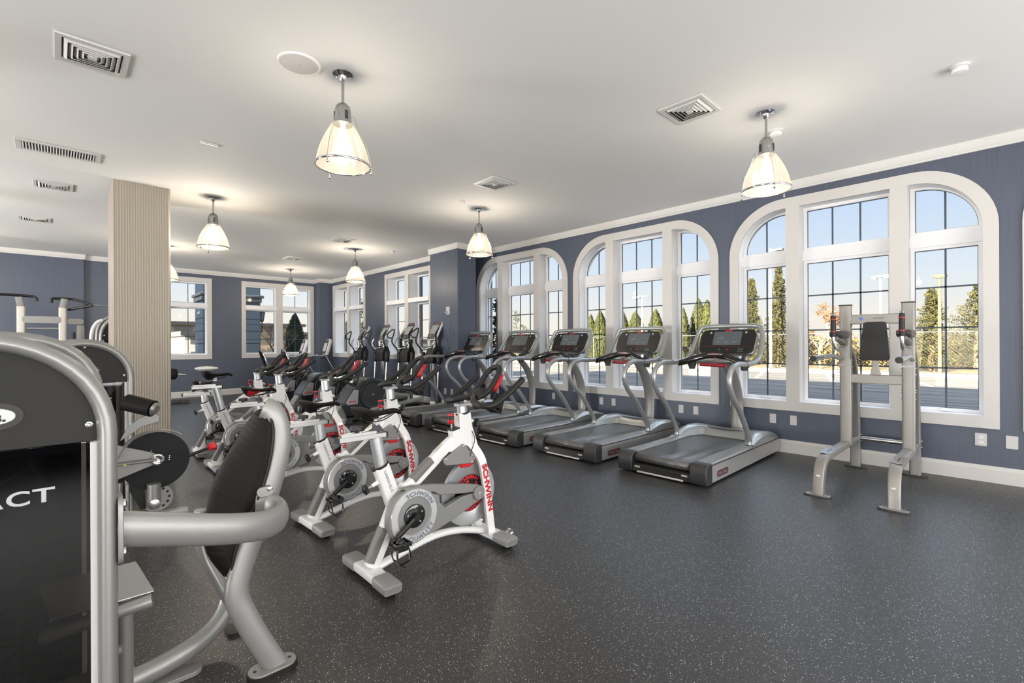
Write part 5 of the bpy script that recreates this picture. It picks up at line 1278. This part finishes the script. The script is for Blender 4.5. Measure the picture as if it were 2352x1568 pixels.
    m = M(); m.lathe([(.001, 0), (.035, 0), (.042, .10), (.04, .10)], (1.92, .09, 1.26), n=16); m.build('cup_holder', MT['brushed'], t)
    return t
MT['brushed2'] = mat('pale_side_panel', (.40, .40, .41, 1), .4, .3)
MT['shell'] = mat('dark_teal_shell', (.022, .026, .030, 1), .28, coat=.2)
MT['shell2'] = mat('dark_disc', (.030, .034, .036, 1), .34)
MT['redbadge'] = mat('red_badge', (.60, .10, .10, 1), .4)
el = elliptical((3.32, 7.72, 0), 'nearest elliptical trainer, with the rightmost console of the four')
for loc, lb in (((3.32, 8.65, 0), 'second elliptical trainer from the right, its console in front of the nearer square window'), ((3.36, 9.75, 0), 'third elliptical trainer from the right, console against the wall between the square windows'),
                ((3.38, 10.82, 0), 'farthest elliptical trainer, its console in front of the farther square window')):
    dup(el, loc, 0, lb)

# ------------------------------------------------------------------ recumbent bikes
def recumbent(loc, label, rz=0):
    t = thing('recumbent_bike', label, 'exercise bike', loc, rz, 'recumbent bikes by the back wall')
    m = M(); m.prism([(.45, .10), (1.45, .10), (1.50, .35), (1.40, .55), (1.20, .62), (.95, .45), (.45, .25)], XZ, -.12, .12); m.build('drive_housing', MT['shell'], t, bev=.03, seg=3)
    m = M(); m.bb(1.36, 1.48, -.3, .3, 0, .08); m.build('front_foot', MT['dark'], t, bev=.01)
    m = M(); m.bb(-.32, -.20, -.3, .3, 0, .08); m.build('rear_foot', MT['dark'], t, bev=.01)
    m = M(); m.tube([(-.3, 0, .12), (.6, 0, .18)], .05, .04, n=10, sq=True); m.build('seat_rail', MT['rail'], t)
    m = M(); m.tube(spl([(1.33, 0, .55), (1.16, 0, .80), (1.04, 0, 1.02)], 5), .032, n=14); m.build('console_mast', MT['chrome'], t)
    tilt = .28; dn = Vector((math.sin(tilt), 0, math.cos(tilt))); nn = Vector((-math.cos(tilt), 0, math.sin(tilt))); c0 = Vector((1.06, 0, 1.235))
    fc = lambda u, v, d: c0 + Vector((0, -u, 0)) + dn * v + nn * d
    o_ = [(p.x, p.y) for p in fillet([(-.12, -.20, 0), (.12, -.20, 0), (.14, -.12, 0), (.135, .19, 0), (.08, .21, 0), (-.08, .21, 0), (-.135, .19, 0), (-.14, -.12, 0)], .03, 3, True)]
    m = M(); m.prism(o_, fc, -.08, 0); cn = m.build('console', MT['sash'], t, bev=.02, seg=3)
    m = M(); m.prism([(u * .86, v * .93) for u, v in o_], fc, 0, .006); m.build('face_panel', MT['dark2'], cn)
    M().prism(rrect(.17, .21, .004, 2, 0, -.01), fc, .006, .008).build('screen', MT['plate'], cn)
    M().cyl(fc(0, .155, .006), fc(0, .155, .012), .018).build('console_dial', MT['textgrey'], cn)
    m = M(); m.tube(spl([(.84, .30, 1.00), (.90, .22, 1.02), (1.0, .10, 1.00), (1.04, 0, .99), (1.0, -.10, 1.00), (.90, -.22, 1.02), (.84, -.30, 1.00)], 5), .014, n=10); m.build('front_handlebar', MT['chrome'], t)
    m = M(); m.tube([(.98, -.08, .96), (.98, .08, .96)], .03, n=10); m.build('handlebar_clamp', MT['dark'], t)
    # tall wrap-around seat
    m = M(); m.tube(spl([(.24, -.17, .60), (.16, -.19, .80), (.08, -.17, 1.06), (.05, -.08, 1.16), (.045, 0, 1.18), (.05, .08, 1.16), (.08, .17, 1.06), (.16, .19, .80), (.24, .17, .60)], 5), .016, n=10); sf = m.build('seat_frame', MT['chrome'], t)
    m = M(); m.grid(lambda u, v: Vector((.24 - .18 * u - .03 * (1 - (2 * v - 1) ** 2), (v - .5) * .30 * (1 - .25 * u * u), .62 + .50 * u)), 8, 8); m.build('backrest', MT['vinyl'], t, solid=.03)
    m = M(); m.prism(rrect(.42, .38, .10, 5, .42, 0), XY, .50, .57); m.build('seat_cushion', MT['vinyl'], t, bev=.02)
    m = M(); m.tube([(0, 0, .15), (.05, 0, .50)], .05, n=10); m.build('seat_post', MT['dark'], t)
    for s in (-1, 1):
        m = M(); m.tube(spl([(-.05, s * .24, .62), (.12, s * .27, .70), (.30, s * .25, .74), (.36, s * .24, .73)], 5), .014, n=10); m.build('side_handle', MT['chrome'], t)
        m = M(); m.tube([(1.0, s * .14, .35), (1.0 + .14 * s, s * .16, .35 + .08 * s)], .012, .02, n=8); m.bb(.95 + .14 * s, 1.05 + .14 * s, s * .18, s * .28, .34 + .08 * s, .37 + .08 * s); m.build('pedal', MT['black'], t)
    return t
rb0 = recumbent((3.80, 11.85, 0), 'nearer recumbent bike, its white console in front of the far corner pilaster', 0)
dup(rb0, (3.62, 12.95, 0), -2, 'farther recumbent bike with a white console, under the far double window')
# ------------------------------------------------------------------ outside
GZ = -.20
def simple(name, c, rough=.8, **k): return mat(name, c, rough, 0, .2, **k)
# asphalt with long smears
m_ = simple('asphalt', (.07, .07, .075, 1)); MT['asphalt'] = m_; n, l, b = nodes(m_)
c = n.new('ShaderNodeTexCoord'); mp = n.new('ShaderNodeMapping'); mp.inputs['Scale'].default_value = (2.2, .12, 1); l.new(c.outputs['Object'], mp.inputs[0])
tx = n.new('ShaderNodeTexNoise'); tx.inputs['Scale'].default_value = 1.4; tx.inputs['Detail'].default_value = 8; l.new(mp.outputs[0], tx.inputs['Vector'])
r = n.new('ShaderNodeValToRGB'); r.color_ramp.elements[0].position = .35; r.color_ramp.elements[0].color = (.042, .041, .040, 1); r.color_ramp.elements[1].position = .7; r.color_ramp.elements[1].color = (.115, .112, .107, 1)
l.new(tx.outputs['Fac'], r.inputs[0]); l.new(r.outputs[0], b.inputs['Base Color'])
MT['kerb'] = simple('concrete_kerb', (.25, .24, .215, 1)); MT['linepaint'] = simple('white_line_paint', (.36, .36, .35, 1))
m_ = simple('dry_grass', (.30, .22, .09, 1)); MT['grass'] = m_; n, l, b = nodes(m_)
tx = n.new('ShaderNodeTexNoise'); tx.inputs['Scale'].default_value = 3; tx.inputs['Detail'].default_value = 8; c = n.new('ShaderNodeTexCoord'); l.new(c.outputs['Object'], tx.inputs['Vector'])
r = n.new('ShaderNodeValToRGB'); r.color_ramp.elements[0].color = (0.0440, 0.0330, 0.0138, 1); r.color_ramp.elements[0].position = .35; r.color_ramp.elements[1].color = (0.1430, 0.1100, 0.0550, 1); r.color_ramp.elements[1].position = .7
l.new(tx.outputs['Fac'], r.inputs[0]); l.new(r.outputs[0], b.inputs['Base Color'])
struct(M().bb(6.5, 26.6, -30, 60, GZ - .2, GZ).build('trim_4', MT['asphalt']))          # parking lot
struct(M().bb(-60, 6.55, 14.36, 140, GZ - .2, GZ - .01).build('trim_5', MT['asphalt']))
struct(M().bb(6.5, 140, 60, 140, GZ - .2, GZ - .01).build('trim_6', MT['asphalt']))
struct(M().bb(26.85, 140, -60, 60, GZ - .2, GZ + .06).build('trim_7', MT['grass']))
k_ = M().bb(26.6, 26.85, -30, 39.8, GZ - .1, GZ + .15); tag(k_.build('kerb', MT['kerb']), 'pale concrete kerb along the far side of the car park', 'kerb')
ORD = ('rightmost', 'second', 'third', 'fourth', 'fifth', 'sixth', 'seventh')
for i in range(7):
    y = -1.0 + 2.75 * i
    f = M(); f.add([(21.0, y - .06, GZ + .004), (26.4, y + 1.4, GZ + .004), (26.4, y + 1.54, GZ + .004), (21.0, y + .08, GZ + .004)], [(0, 1, 2, 3)])
    tag(f.build('parking_line', MT['linepaint']), '%s white bay line%s on the sunny strip of the car park' % (ORD[i], '' if i == 0 else ' from the right'), 'road marking', 'white parking bay lines')
tag(M().bb(-15, -9, 14.6, 42, GZ, 9.5).build('shade_block', MT['kerb']), 'tall unseen block added to shade the back porch pier, beyond the left edge of the photo', 'building')  # unseen mass added to keep the low sun off the porch pier
def leafmat(name, c0, c1, sc=3.0):
    m_ = simple(name, c0, .85); n, l, b = nodes(m_)
    c = n.new('ShaderNodeTexCoord'); tx = n.new('ShaderNodeTexNoise'); tx.inputs['Scale'].default_value = sc; tx.inputs['Detail'].default_value = 6; l.new(c.outputs['Object'], tx.inputs['Vector'])
    r = n.new('ShaderNodeValToRGB'); r.color_ramp.elements[0].position = .35; r.color_ramp.elements[0].color = c0; r.color_ramp.elements[1].position = .68; r.color_ramp.elements[1].color = c1
    l.new(tx.outputs['Fac'], r.inputs[0]); l.new(r.outputs[0], b.inputs['Base Color']); return m_
MT['conifer'] = leafmat('conifer_needles', (.008, .011, .004, 1), (.050, .046, .015, 1))
MT['arbor'] = leafmat('arborvitae_green', (.006, .010, .003, 1), (.036, .038, .008, 1), 6)
MT['hedge'] = leafmat('winter_scrub', (0.0248, 0.0193, 0.0083, 1), (0.0935, 0.0715, 0.0303, 1))
MT['darkleaf'] = leafmat('dark_evergreen', (.010, .014, .010, 1), (.030, .038, .022, 1))
MT['bark'] = simple('bark', (.09, .06, .04, 1)); MT['palebark'] = simple('pale_bark', (.16, .13, .10, 1)); MT['rusty'] = leafmat('rusty_leaves', (0.0550, 0.0248, 0.0110, 1), (0.1100, 0.0550, 0.0275, 1))
def leaves(mm, c, r, n_, size, rng):
    """n_ small leaf blades scattered in a ball"""
    for _ in range(n_):
        d = Vector((rng.gauss(0, 1), rng.gauss(0, 1), rng.gauss(0, 1))); d.normalize(); p = Vector(c) + d * r * rng.random() ** .4
        a = Vector((rng.gauss(0, 1), rng.gauss(0, 1), rng.gauss(0, .6))).normalized() * size * (.6 + .8 * rng.random())
        b = a.cross(Vector((rng.gauss(0, 1), rng.gauss(0, 1), rng.gauss(0, 1)))).normalized() * size * .45
        mm.add([p - a, p + b, p + a, p - b], [(0, 1, 2, 3)])
def conifer(loc, h_, w, label, seed, mt='conifer'):
    rng = random.Random(seed)
    t = thing('conifer_tree', label, 'tree', loc, 0, 'conifers beyond the car park')
    M().tube([(0, 0, 0), (.03, 0, h_ * .5), (0, 0, h_ * .97)], [w * .06, w * .04, .015], n=8).build('trunk', MT['bark'], t)
    mm = M()
    lv = int(h_ * 5.0)
    for i in range(lv):
        u = i / lv; z = h_ * (.06 + .90 * u); rad = w * .5 * (1 - u) ** .8 * (.72 + .5 * rng.random()) + .04
        nb = 7 if u < .6 else 5
        for j in range(nb):
            a = 2 * PI * (j + rng.random()) / nb; rr = rad * (.65 + .45 * rng.random())
            tip = Vector((rr * math.cos(a), rr * math.sin(a), z + rr * .25 - .10))
            for q in range(5):
                s_ = .2 + .8 * q / 4
                leaves(mm, Vector((tip.x * s_, tip.y * s_, z + (tip.z - z) * s_)), .17 * (1.25 - s_ * .7), 15, .048, rng)
    mm.build('foliage', MT[mt], t, ang=180)
    return t
def arbor(loc, h_, w, label, seed, mt='arbor'):
    rng = random.Random(seed)
    t = thing('arborvitae', label, 'tree', loc, 0, 'narrow evergreens beyond the car park')
    M().tube([(0, 0, 0), (0, 0, h_ * .8)], [.06, .02], n=8).build('trunk', MT['bark'], t)
    mm = M()
    core = [(max(w * .42 * math.sin(PI * (.12 + .88 * i / 12)) ** .8 if i < 12 else .001, .001), h_ * (.02 + .95 * i / 12)) for i in range(13)]
    mm.lathe(core, n=14)
    for i in range(1500):
        u = rng.random(); z = h_ * (.02 + .97 * u); rr = w * .5 * (math.sin(PI * (.14 + .86 * u)) ** .75) * (.88 + .2 * rng.random()); a = rng.random() * 2 * PI
        p = Vector((rr * math.cos(a), rr * math.sin(a), z)); up = Vector((.25 * math.cos(a), .25 * math.sin(a), 1)).normalized() * .11; sd = Vector((-math.sin(a), math.cos(a), 0)) * .035
        mm.add([p - up, p + sd, p + up, p - sd], [(0, 1, 2, 3)])
    mm.build('foliage', MT[mt], t, ang=180)
    return t
k = 1.25
CON = [(32.2, 11.35, 5.85, 1.9, 'conifer at the far left inside the nearest arched window'), (30.0, 9.1, 6.2, 1.9, 'tallest conifer, in the left light of the nearest arched window'),
       (30.0, 2.5, 4.2, 2.3, 'conifer left of the tan lamp post, in the right light of the nearest arched window'), (33.4, 1.0, 4.6, 3.6, 'wide conifer at the right edge of the nearest arched window')]
for i, (x, y, h_, w, lb) in enumerate(CON): conifer((x, y, GZ + .05), h_, w, lb, 11 + i)
AR = [(22.0, 3.55, 1.1, 'narrow evergreen, left one in the left light of the middle arched window'), (21.1, 3.85, 1.25, 'narrow evergreen, right one in the left light of the middle arched window'), (19.2, 3.75, 1.2, 'narrow evergreen left of the lamp post in the middle arched window'),
      (18.1, 3.65, 1.45, 'narrow evergreen behind the lamp post in the middle arched window'), (16.55, 3.65, 1.3, 'narrow evergreen right of the lamp post in the middle arched window'), (14.6, 3.7, .9, 'slim dark evergreen at the left of the right light of the middle arched window'),
      (13.55, 4.15, 1.25, 'tall narrow evergreen, left of the pair in the right light of the middle arched window'), (13.0, 4.1, 1.2, 'tall narrow evergreen, right of the pair in the right light of the middle arched window')]
for i, (y, h_, w, lb) in enumerate(AR): arbor((29.4, y, GZ + .05) if i % 2 else (31.2, y * 1.061, GZ + .05), h_ if i % 2 else h_ * 1.06, w, lb, 40 + i)
def scrub(loc, sx_, sy_, sz_, n_, label, seed, mt='hedge', size=.16):
    rng = random.Random(seed); mm = M()
    for _ in range(n_):
        p = Vector((rng.uniform(-sx_, sx_), rng.uniform(-sy_, sy_), sz_ * rng.random() ** 1.3 * (.7 + .3 * math.sin(rng.random() * 9))))
        a = Vector((rng.gauss(0, 1), rng.gauss(0, 1), rng.gauss(0, 1.4))).normalized() * size * (.4 + .7 * rng.random()); b = a.cross(Vector((rng.gauss(0, 1), rng.gauss(0, 1), rng.gauss(0, 1)))).normalized() * size * .4
        mm.add([p - a, p + b, p + a, p - b], [(0, 1, 2, 3)])
    o = mm.build('hedge', MT[mt], None, ang=180); o.location = loc; tag(o, label, 'hedge'); return o
scrub((36.8, 6.0, GZ), 1.3, 9, 2.0, 16000, 'ragged brown winter hedge behind the chain-link fence', 5)
scrub((35.0, 27, GZ), 1.2, 8, 1.9, 4500, 'low green hedge behind the narrow evergreens', 6, 'arbor')
# bare young tree
def bare_tree(loc, h_, sp_, label, seed, mt, leaf=None, name='bare_tree', dep=5, r0=.05):
    rng = random.Random(seed); t = thing(name, label, 'tree', loc); mm = M(); lv = M()
    def br(p, d, L, r, k):
        q = p + d * L; mid = p + d * L * .5 + Vector((rng.gauss(0, .04), rng.gauss(0, .04), 0)) * L
        mm.tube([p, mid, q], [r, r * .85, r * .65], n=5)
        if leaf and k < 3:
            leaves(lv, q, L * .5, 8, .05, rng)
        if k == 0: return
        for _ in range(3):
            dd = (d + Vector((rng.gauss(0, sp_), rng.gauss(0, sp_), rng.uniform(-.1, .4)))).normalized(); br(p + d * L * rng.uniform(.55, 1), dd, L * rng.uniform(.55, .8), r * .55, k - 1)
    br(Vector((0, 0, 0)), Vector((0, 0, 1)), h_ * .42, r0, dep)
    mm.build('branches', mt, t)
    if leaf: lv.build('foliage', leaf, t, ang=180)
    return t
bare_tree((29.6, 6.95, GZ), 3.7, .5, 'young pale-trunked tree with rust brown leaves, beyond the fence', 3, MT['palebark'], MT['rusty'])
# chain-link fence
t = thing('chain_link_fence', 'chain-link fence with thin rails beyond the car park', 'fence', (28.4, 0, GZ))
for i in range(12): M().cyl((0, -6 + 3 * i, 0), (0, -6 + 3 * i, 1.95), .03).build('fence_post', MT['wire'], t)
M().cyl((0, -6, 1.93), (0, 27, 1.93), .018).build('top_rail', MT['wire'], t)
M().cyl((0, -6, .12), (0, 27, .12), .012).build('bottom_rail', MT['wire'], t)
w = M()
for i in range(-14, 230):
    y = -6 + i * .15
    for s in (-1, 1):
        y0, y1 = y, y + s * 1.8
        if min(y0, y1) > -6 and max(y0, y1) < 27: w.tube([(0, y0, .12), (0, y1, 1.92)], .0016, n=3, cap=False)
w.build('mesh', MT['wire'], t, kind='stuff')
# lamp posts
def post(loc, h_, head, mt, label, r=.07):
    t = thing('lamp_post', label, 'lamp post', loc)
    M().tube([(0, 0, 0), (0, 0, h_)], [r, r * .8], n=12, sq=(head == 'box')).build('pole', mt, t)
    if head == 'box':
        M().bb(-.15, .15, -.24, .20, h_ - .02, h_ + .10).build('lamp_head', mt, t, bev=.02)
        M().bb(-.12, .12, -.2, .16, h_ - .04, h_ - .02).build('lamp_glass', MT['dark'], t)
    elif head == 'arm':
        M().tube([(0, 0, h_ - .1), (0, -.35, h_ - .1)], .04, n=8).build('arm', mt, t); M().bb(-.12, .12, -.62, -.30, h_ - .16, h_ - .04).build('lamp_head', MT['dark2'], t, bev=.02)
    elif head == 'cobra':
        M().bb(-.14, .14, .12, .62, h_ - .10, h_ + .04).build('lamp_head', MT['fly'], t, bev=.02); M().bb(-.08, .08, -.50, .12, h_ - .02, h_ + .02).build('arm', mt, t)
    else:
        M().bb(-.15, .15, -.45, .45, h_ - .06, h_ + .04).build('crossarm', mt, t)
        for s in (-1, 1): M().box((0, s * .35, h_ - .12), (.2, .3, .08), Matrix.Rotation(.4 * s, 3, 'X')).build('lamp_head', mt, t)
    return t
tan = simple('tan_pole_paint', (.07, .048, .026, 1)); wp = simple('white_pole_paint', (.35, .35, .34, 1)); gp = simple('grey_pole_paint', (.30, .31, .30, 1))
post((27.2, 2.0, GZ), 4.25, 'box', tan, 'tan lamp post with a box head, right part of the nearest arched window', .065)
post((27.3, 8.68, GZ), 6.45, 'arm', wp, 'tall white lamp post, in the left light of the nearest arched window', .065)
post((40.0, 5.9, GZ), 5.9, 'cross', wp, 'thin white lamp post far away, right of the silver station upright', .08)
post((27.0, 16.15, GZ), 4.45, 'cobra', gp, 'grey lamp post with a flat head, in the middle arched window', .07)
# parked car beyond the fence
t = thing('car', 'white parked car behind the fence, in the right light of the nearest arched window', 'car', (40.0, 2.8, GZ))
m = M(); m.prism([(-2.1, .35), (-2.1, .75), (-1.9, .90), (-1.3, .98), (-.8, 1.38), (.7, 1.40), (1.3, 1.02), (2.0, .88), (2.15, .6), (2.1, .35)], lambda u, v, d: Vector((d, u, v)), -.85, .85); m.build('body', simple('car_paint', (.14, .14, .14, 1), .3), t, bev=.06, seg=3)
m = M(); m.prism([(-1.2, .98), (-.78, 1.33), (.66, 1.34), (1.15, 1.0)], lambda u, v, d: Vector((d, u, v)), -.86, .86); m.build('windows', MT['gloss'], t)
for y in (-1.35, 1.35):
    for x in (-.8, .8): M().cyl((x - .1, y, .32), (x + .1, y, .32), .32).build('wheel', MT['rubber'], t)
for x in (-.7, .7): M().bb(x - .12, x + .12, -2.12, -2.0, .7, .85).build('tail_light', MT['red'], t)
# stop sign
t = thing('stop_sign', 'small red stop sign beyond the car park, left of the tall narrow evergreens', 'sign', (27.6, 14.25, GZ))
M().cyl((0, 0, 0), (0, 0, 1.75), .025).build('post', gp, t)
m = M(); m.prism([(.19 * math.cos(PI / 8 + PI / 4 * i), 1.62 + .19 * math.sin(PI / 8 + PI / 4 * i)) for i in range(8)], lambda u, v, d: Vector((d, u, v)), -.035, -.028); sg = m.build('sign_plate', MT['red'], t)
M().text('STOP', .13, lambda x, y: Vector((-.037, -x, 1.62 + y)), bold=.003).build('sign_lettering', MT['sash'], sg)
t = thing('garden_shrub', 'small brown-green shrub just outside the lower right corner of the nearest arched window', 'shrub', (8.6, .36, GZ)); rng = random.Random(9); mm = M()
for _ in range(26):
    leaves(mm, (rng.uniform(-.25, .25), rng.uniform(-.25, .25), rng.uniform(.15, .44)), .09, 22, .035, rng)
mm.build('foliage', MT['hedge'], t, ang=180); M().cyl((0, 0, 0), (0, 0, .3), .03).build('stem', MT['bark'], t)
# building corner with a climber outside the farthest arched window
t = thing('porch_pier', 'blue-grey clad corner pier just outside the farthest arched window', 'pier', (6.85, 8.40, GZ))
m = M(); m.bb(-.20, .20, -.42, .50, 0, 4.5); m.build('cladding', simple('pier_cladding', (.16, .20, .23, 1)), t, bev=.01)
def vine(loc, h_, w, label, seed):
    t = thing('dark_evergreen', label, 'tree', loc); rng = random.Random(seed); mm = M()
    for i in range(int(h_ * 60)):
        u = rng.random(); z = h_ * u; r = w * (1 - .75 * u ** 2)
        leaves(mm, (rng.uniform(-r, r), rng.uniform(-r, r), z), .10, 6, .05, rng)
    mm.build('foliage', MT['darkleaf'], t, ang=180); M().tube([(0, 0, 0), (0, 0, h_ * .9)], [.05, .02], n=8).build('trunk', MT['bark'], t); return t
vine((7.35, 8.15, GZ), 2.5, .13, 'dark climbing shrub against the pier outside the farthest arched window', 21)
vine((28.0, 28.7, GZ), 4.3, .75, 'dark evergreen at the left of the centre light of the farthest arched window', 22)
vine((25.7, 25.6, GZ), 2.9, .8, 'low dark evergreen in the centre light of the farthest arched window', 23)
vine((27.5, 22.4, GZ), 2.3, .6, 'dark evergreen in the right light of the farthest arched window', 24)
vine((7.6, 15.3, GZ), 3.0, .22, 'dark lacy evergreen outside the farther square window, left light', 25)
t = thing('porch_post', 'thin dark post outside the nearer square window, right light', 'post', (7.0, 10.9, GZ))
M().bb(-.07, .07, -.07, .07, 0, 4.2).build('shaft', MT['shell'], t); M().bb(-.12, .12, -.12, .12, 0, .25).build('plinth', MT['shell'], t)
conifer((13.0, 28.5, GZ), 3.1, 1.5, 'green conifer outside the farther square window, right light', 77, 'arbor')
# porch pier of the neighbouring wing outside the back wall
t = thing('porch_pier', 'grey-blue stone pier with a cornice outside the back wall, between the two far windows', 'pier', (3.72, 16.9, GZ))
m_ = simple('coursed_cladding', (.17, .20, .24, 1)); n, l, b = nodes(m_); c = n.new('ShaderNodeTexCoord'); s_ = n.new('ShaderNodeSeparateXYZ'); l.new(c.outputs['Object'], s_.inputs[0])
w_ = n.new('ShaderNodeMath'); w_.operation = 'MODULO'; w_.inputs[1].default_value = .38; l.new(s_.outputs['Z'], w_.inputs[0]); g_ = n.new('ShaderNodeMath'); g_.operation = 'LESS_THAN'; g_.inputs[1].default_value = .025; l.new(w_.outputs[0], g_.inputs[0])
mx_ = n.new('ShaderNodeMix'); mx_.data_type = 'RGBA'; mx_.inputs['A'].default_value = (.20, .235, .27, 1); mx_.inputs['B'].default_value = (.06, .07, .085, 1); l.new(g_.outputs[0], mx_.inputs['Factor']); l.new(mx_.outputs['Result'], b.inputs['Base Color'])
sf = M().bb(-.62, .92, -.5, .6, 0, 5.2).build('shaft', m_, t)
M().bb(-.70, 1.02, -.62, .7, 2.96, 3.05).build('cornice', MT['dsilver'], sf, bev=.02); M().bb(-.66, .97, -.56, .65, 2.82, 2.96).build('cornice_bed', MT['dsilver'], sf, bev=.02)
def lantern(loc, label):
    t = thing('wall_lantern', label, 'lantern', loc, 0, 'black lanterns on the outside pier')
    M().lathe([(.001, .26), (.03, .25), (.10, .17), (.11, .15)], n=6).build('cap', MT['black'], t)
    M().lathe([(.085, .15), (.045, -.10)], n=6).build('glass', MT['lanternglass'], t)
    f = M()
    for i in range(6): a = 2 * PI * i / 6; f.tube([(.085 * math.cos(a), .085 * math.sin(a), .15), (.045 * math.cos(a), .045 * math.sin(a), -.10)], .008, n=4)
    f.lathe([(.05, -.10), (.03, -.14), (.001, -.15)], n=6); f.build('frame', MT['black'], t)
    M().tube([(0, 0, -.14), (0, .02, -.45), (0, .12, -.48)], .015, n=8).build('bracket', MT['black'], t); return t
MT['lanternglass'] = mat('lantern_glass', (.35, .36, .36, 1), .2)
lantern((4.02, 16.28, 2.20), 'black wall lantern on the front of the outside pier, seen in the far double window')
lantern((4.76, 16.6, 2.16), 'black wall lantern on the right side of the outside pier, half seen')
bare_tree((6.6, 21.0, GZ), 2.6, .55, 'bare dark tree outside, in the left half of the far double window', 8, MT['bark'], None, 'winter_tree', 5, .06)
for i, (x, y, h_, w_) in enumerate(((8.35, 24.0, 2.9, 1.0), (10.9, 24.5, 2.2, 1.5), (11.8, 24.5, 2.5, 1.2), (12.8, 24.5, 3.0, 1.1), (13.9, 24.5, 2.9, 1.2), (15.0, 24.5, 2.7, 1.2))):
    arbor((x, y, GZ) if i % 2 else (x * 1.07, y * 1.07, GZ), h_ * (1 if i % 2 else 1.07), w_, ['dark conical evergreen beside the bare tree in the far double window', 'lowest dark evergreen, left one in the right half of the far double window', 'second dark evergreen from the left in the right half of the far double window', 'third dark evergreen from the left in the right half of the far double window', 'fourth dark evergreen from the left in the right half of the far double window', 'rightmost dark evergreen in the right half of the far double window'][i], 60 + i, 'darkleaf')
# distant buildings
def building(loc, w, d, h_, label, mt, rows, cols, seed):
    t = thing('office_building', label, 'building', loc); M().bb(-w / 2, w / 2, 0, d, 0, h_).build('walls', mt, t)
    M().bb(-w / 2 - .3, w / 2 + .3, -.3, d, h_, h_ + .35).build('roof_edge', MT['dark2'], t)
    for r_ in range(rows):
        z = (r_ + .45) * h_ / rows
        for c_ in range(cols): x = -w / 2 + (c_ + .5) * w / cols; M().bb(x - w / cols * .36, x + w / cols * .36, -.05, .02, z, z + h_ / rows * .42).build('window', MT['officeglass'], t)
    return t
MT['officeglass'] = mat('office_glass', (.10, .09, .08, 1), .15)
building((14.5, 62, GZ), 16, 6, 3.7, 'distant tan office building with bands of windows, in the left far window', simple('tan_cladding', (0.231, 0.176, 0.121, 1)), 3, 7, 1)
building((8.4, 44, GZ), 2.6, 6, 2.2, 'small white building in the left far window, next to the ribbed column', simple('white_render', (0.468, 0.44, 0.385, 1)), 2, 1, 2)
building((26.5, 71, GZ), 12, 10, 2.9, 'distant low brown building in the right half of the far double window', simple('brown_cladding', (0.165, 0.11, 0.072, 1)), 2, 6, 3)
building((46, 84, GZ), 30, 10, 2.1, 'distant pale building behind the dark evergreens', simple('pale_cladding', (0.303, 0.275, 0.242, 1)), 2, 9, 4)
# lot surface details: pale kerbs far away at the back
tag(M().bb(-8.5, 60, 40, 40.4, GZ - .1, GZ + .15).build('kerb', MT['kerb']), 'distant concrete kerb outside the back wall', 'kerb')
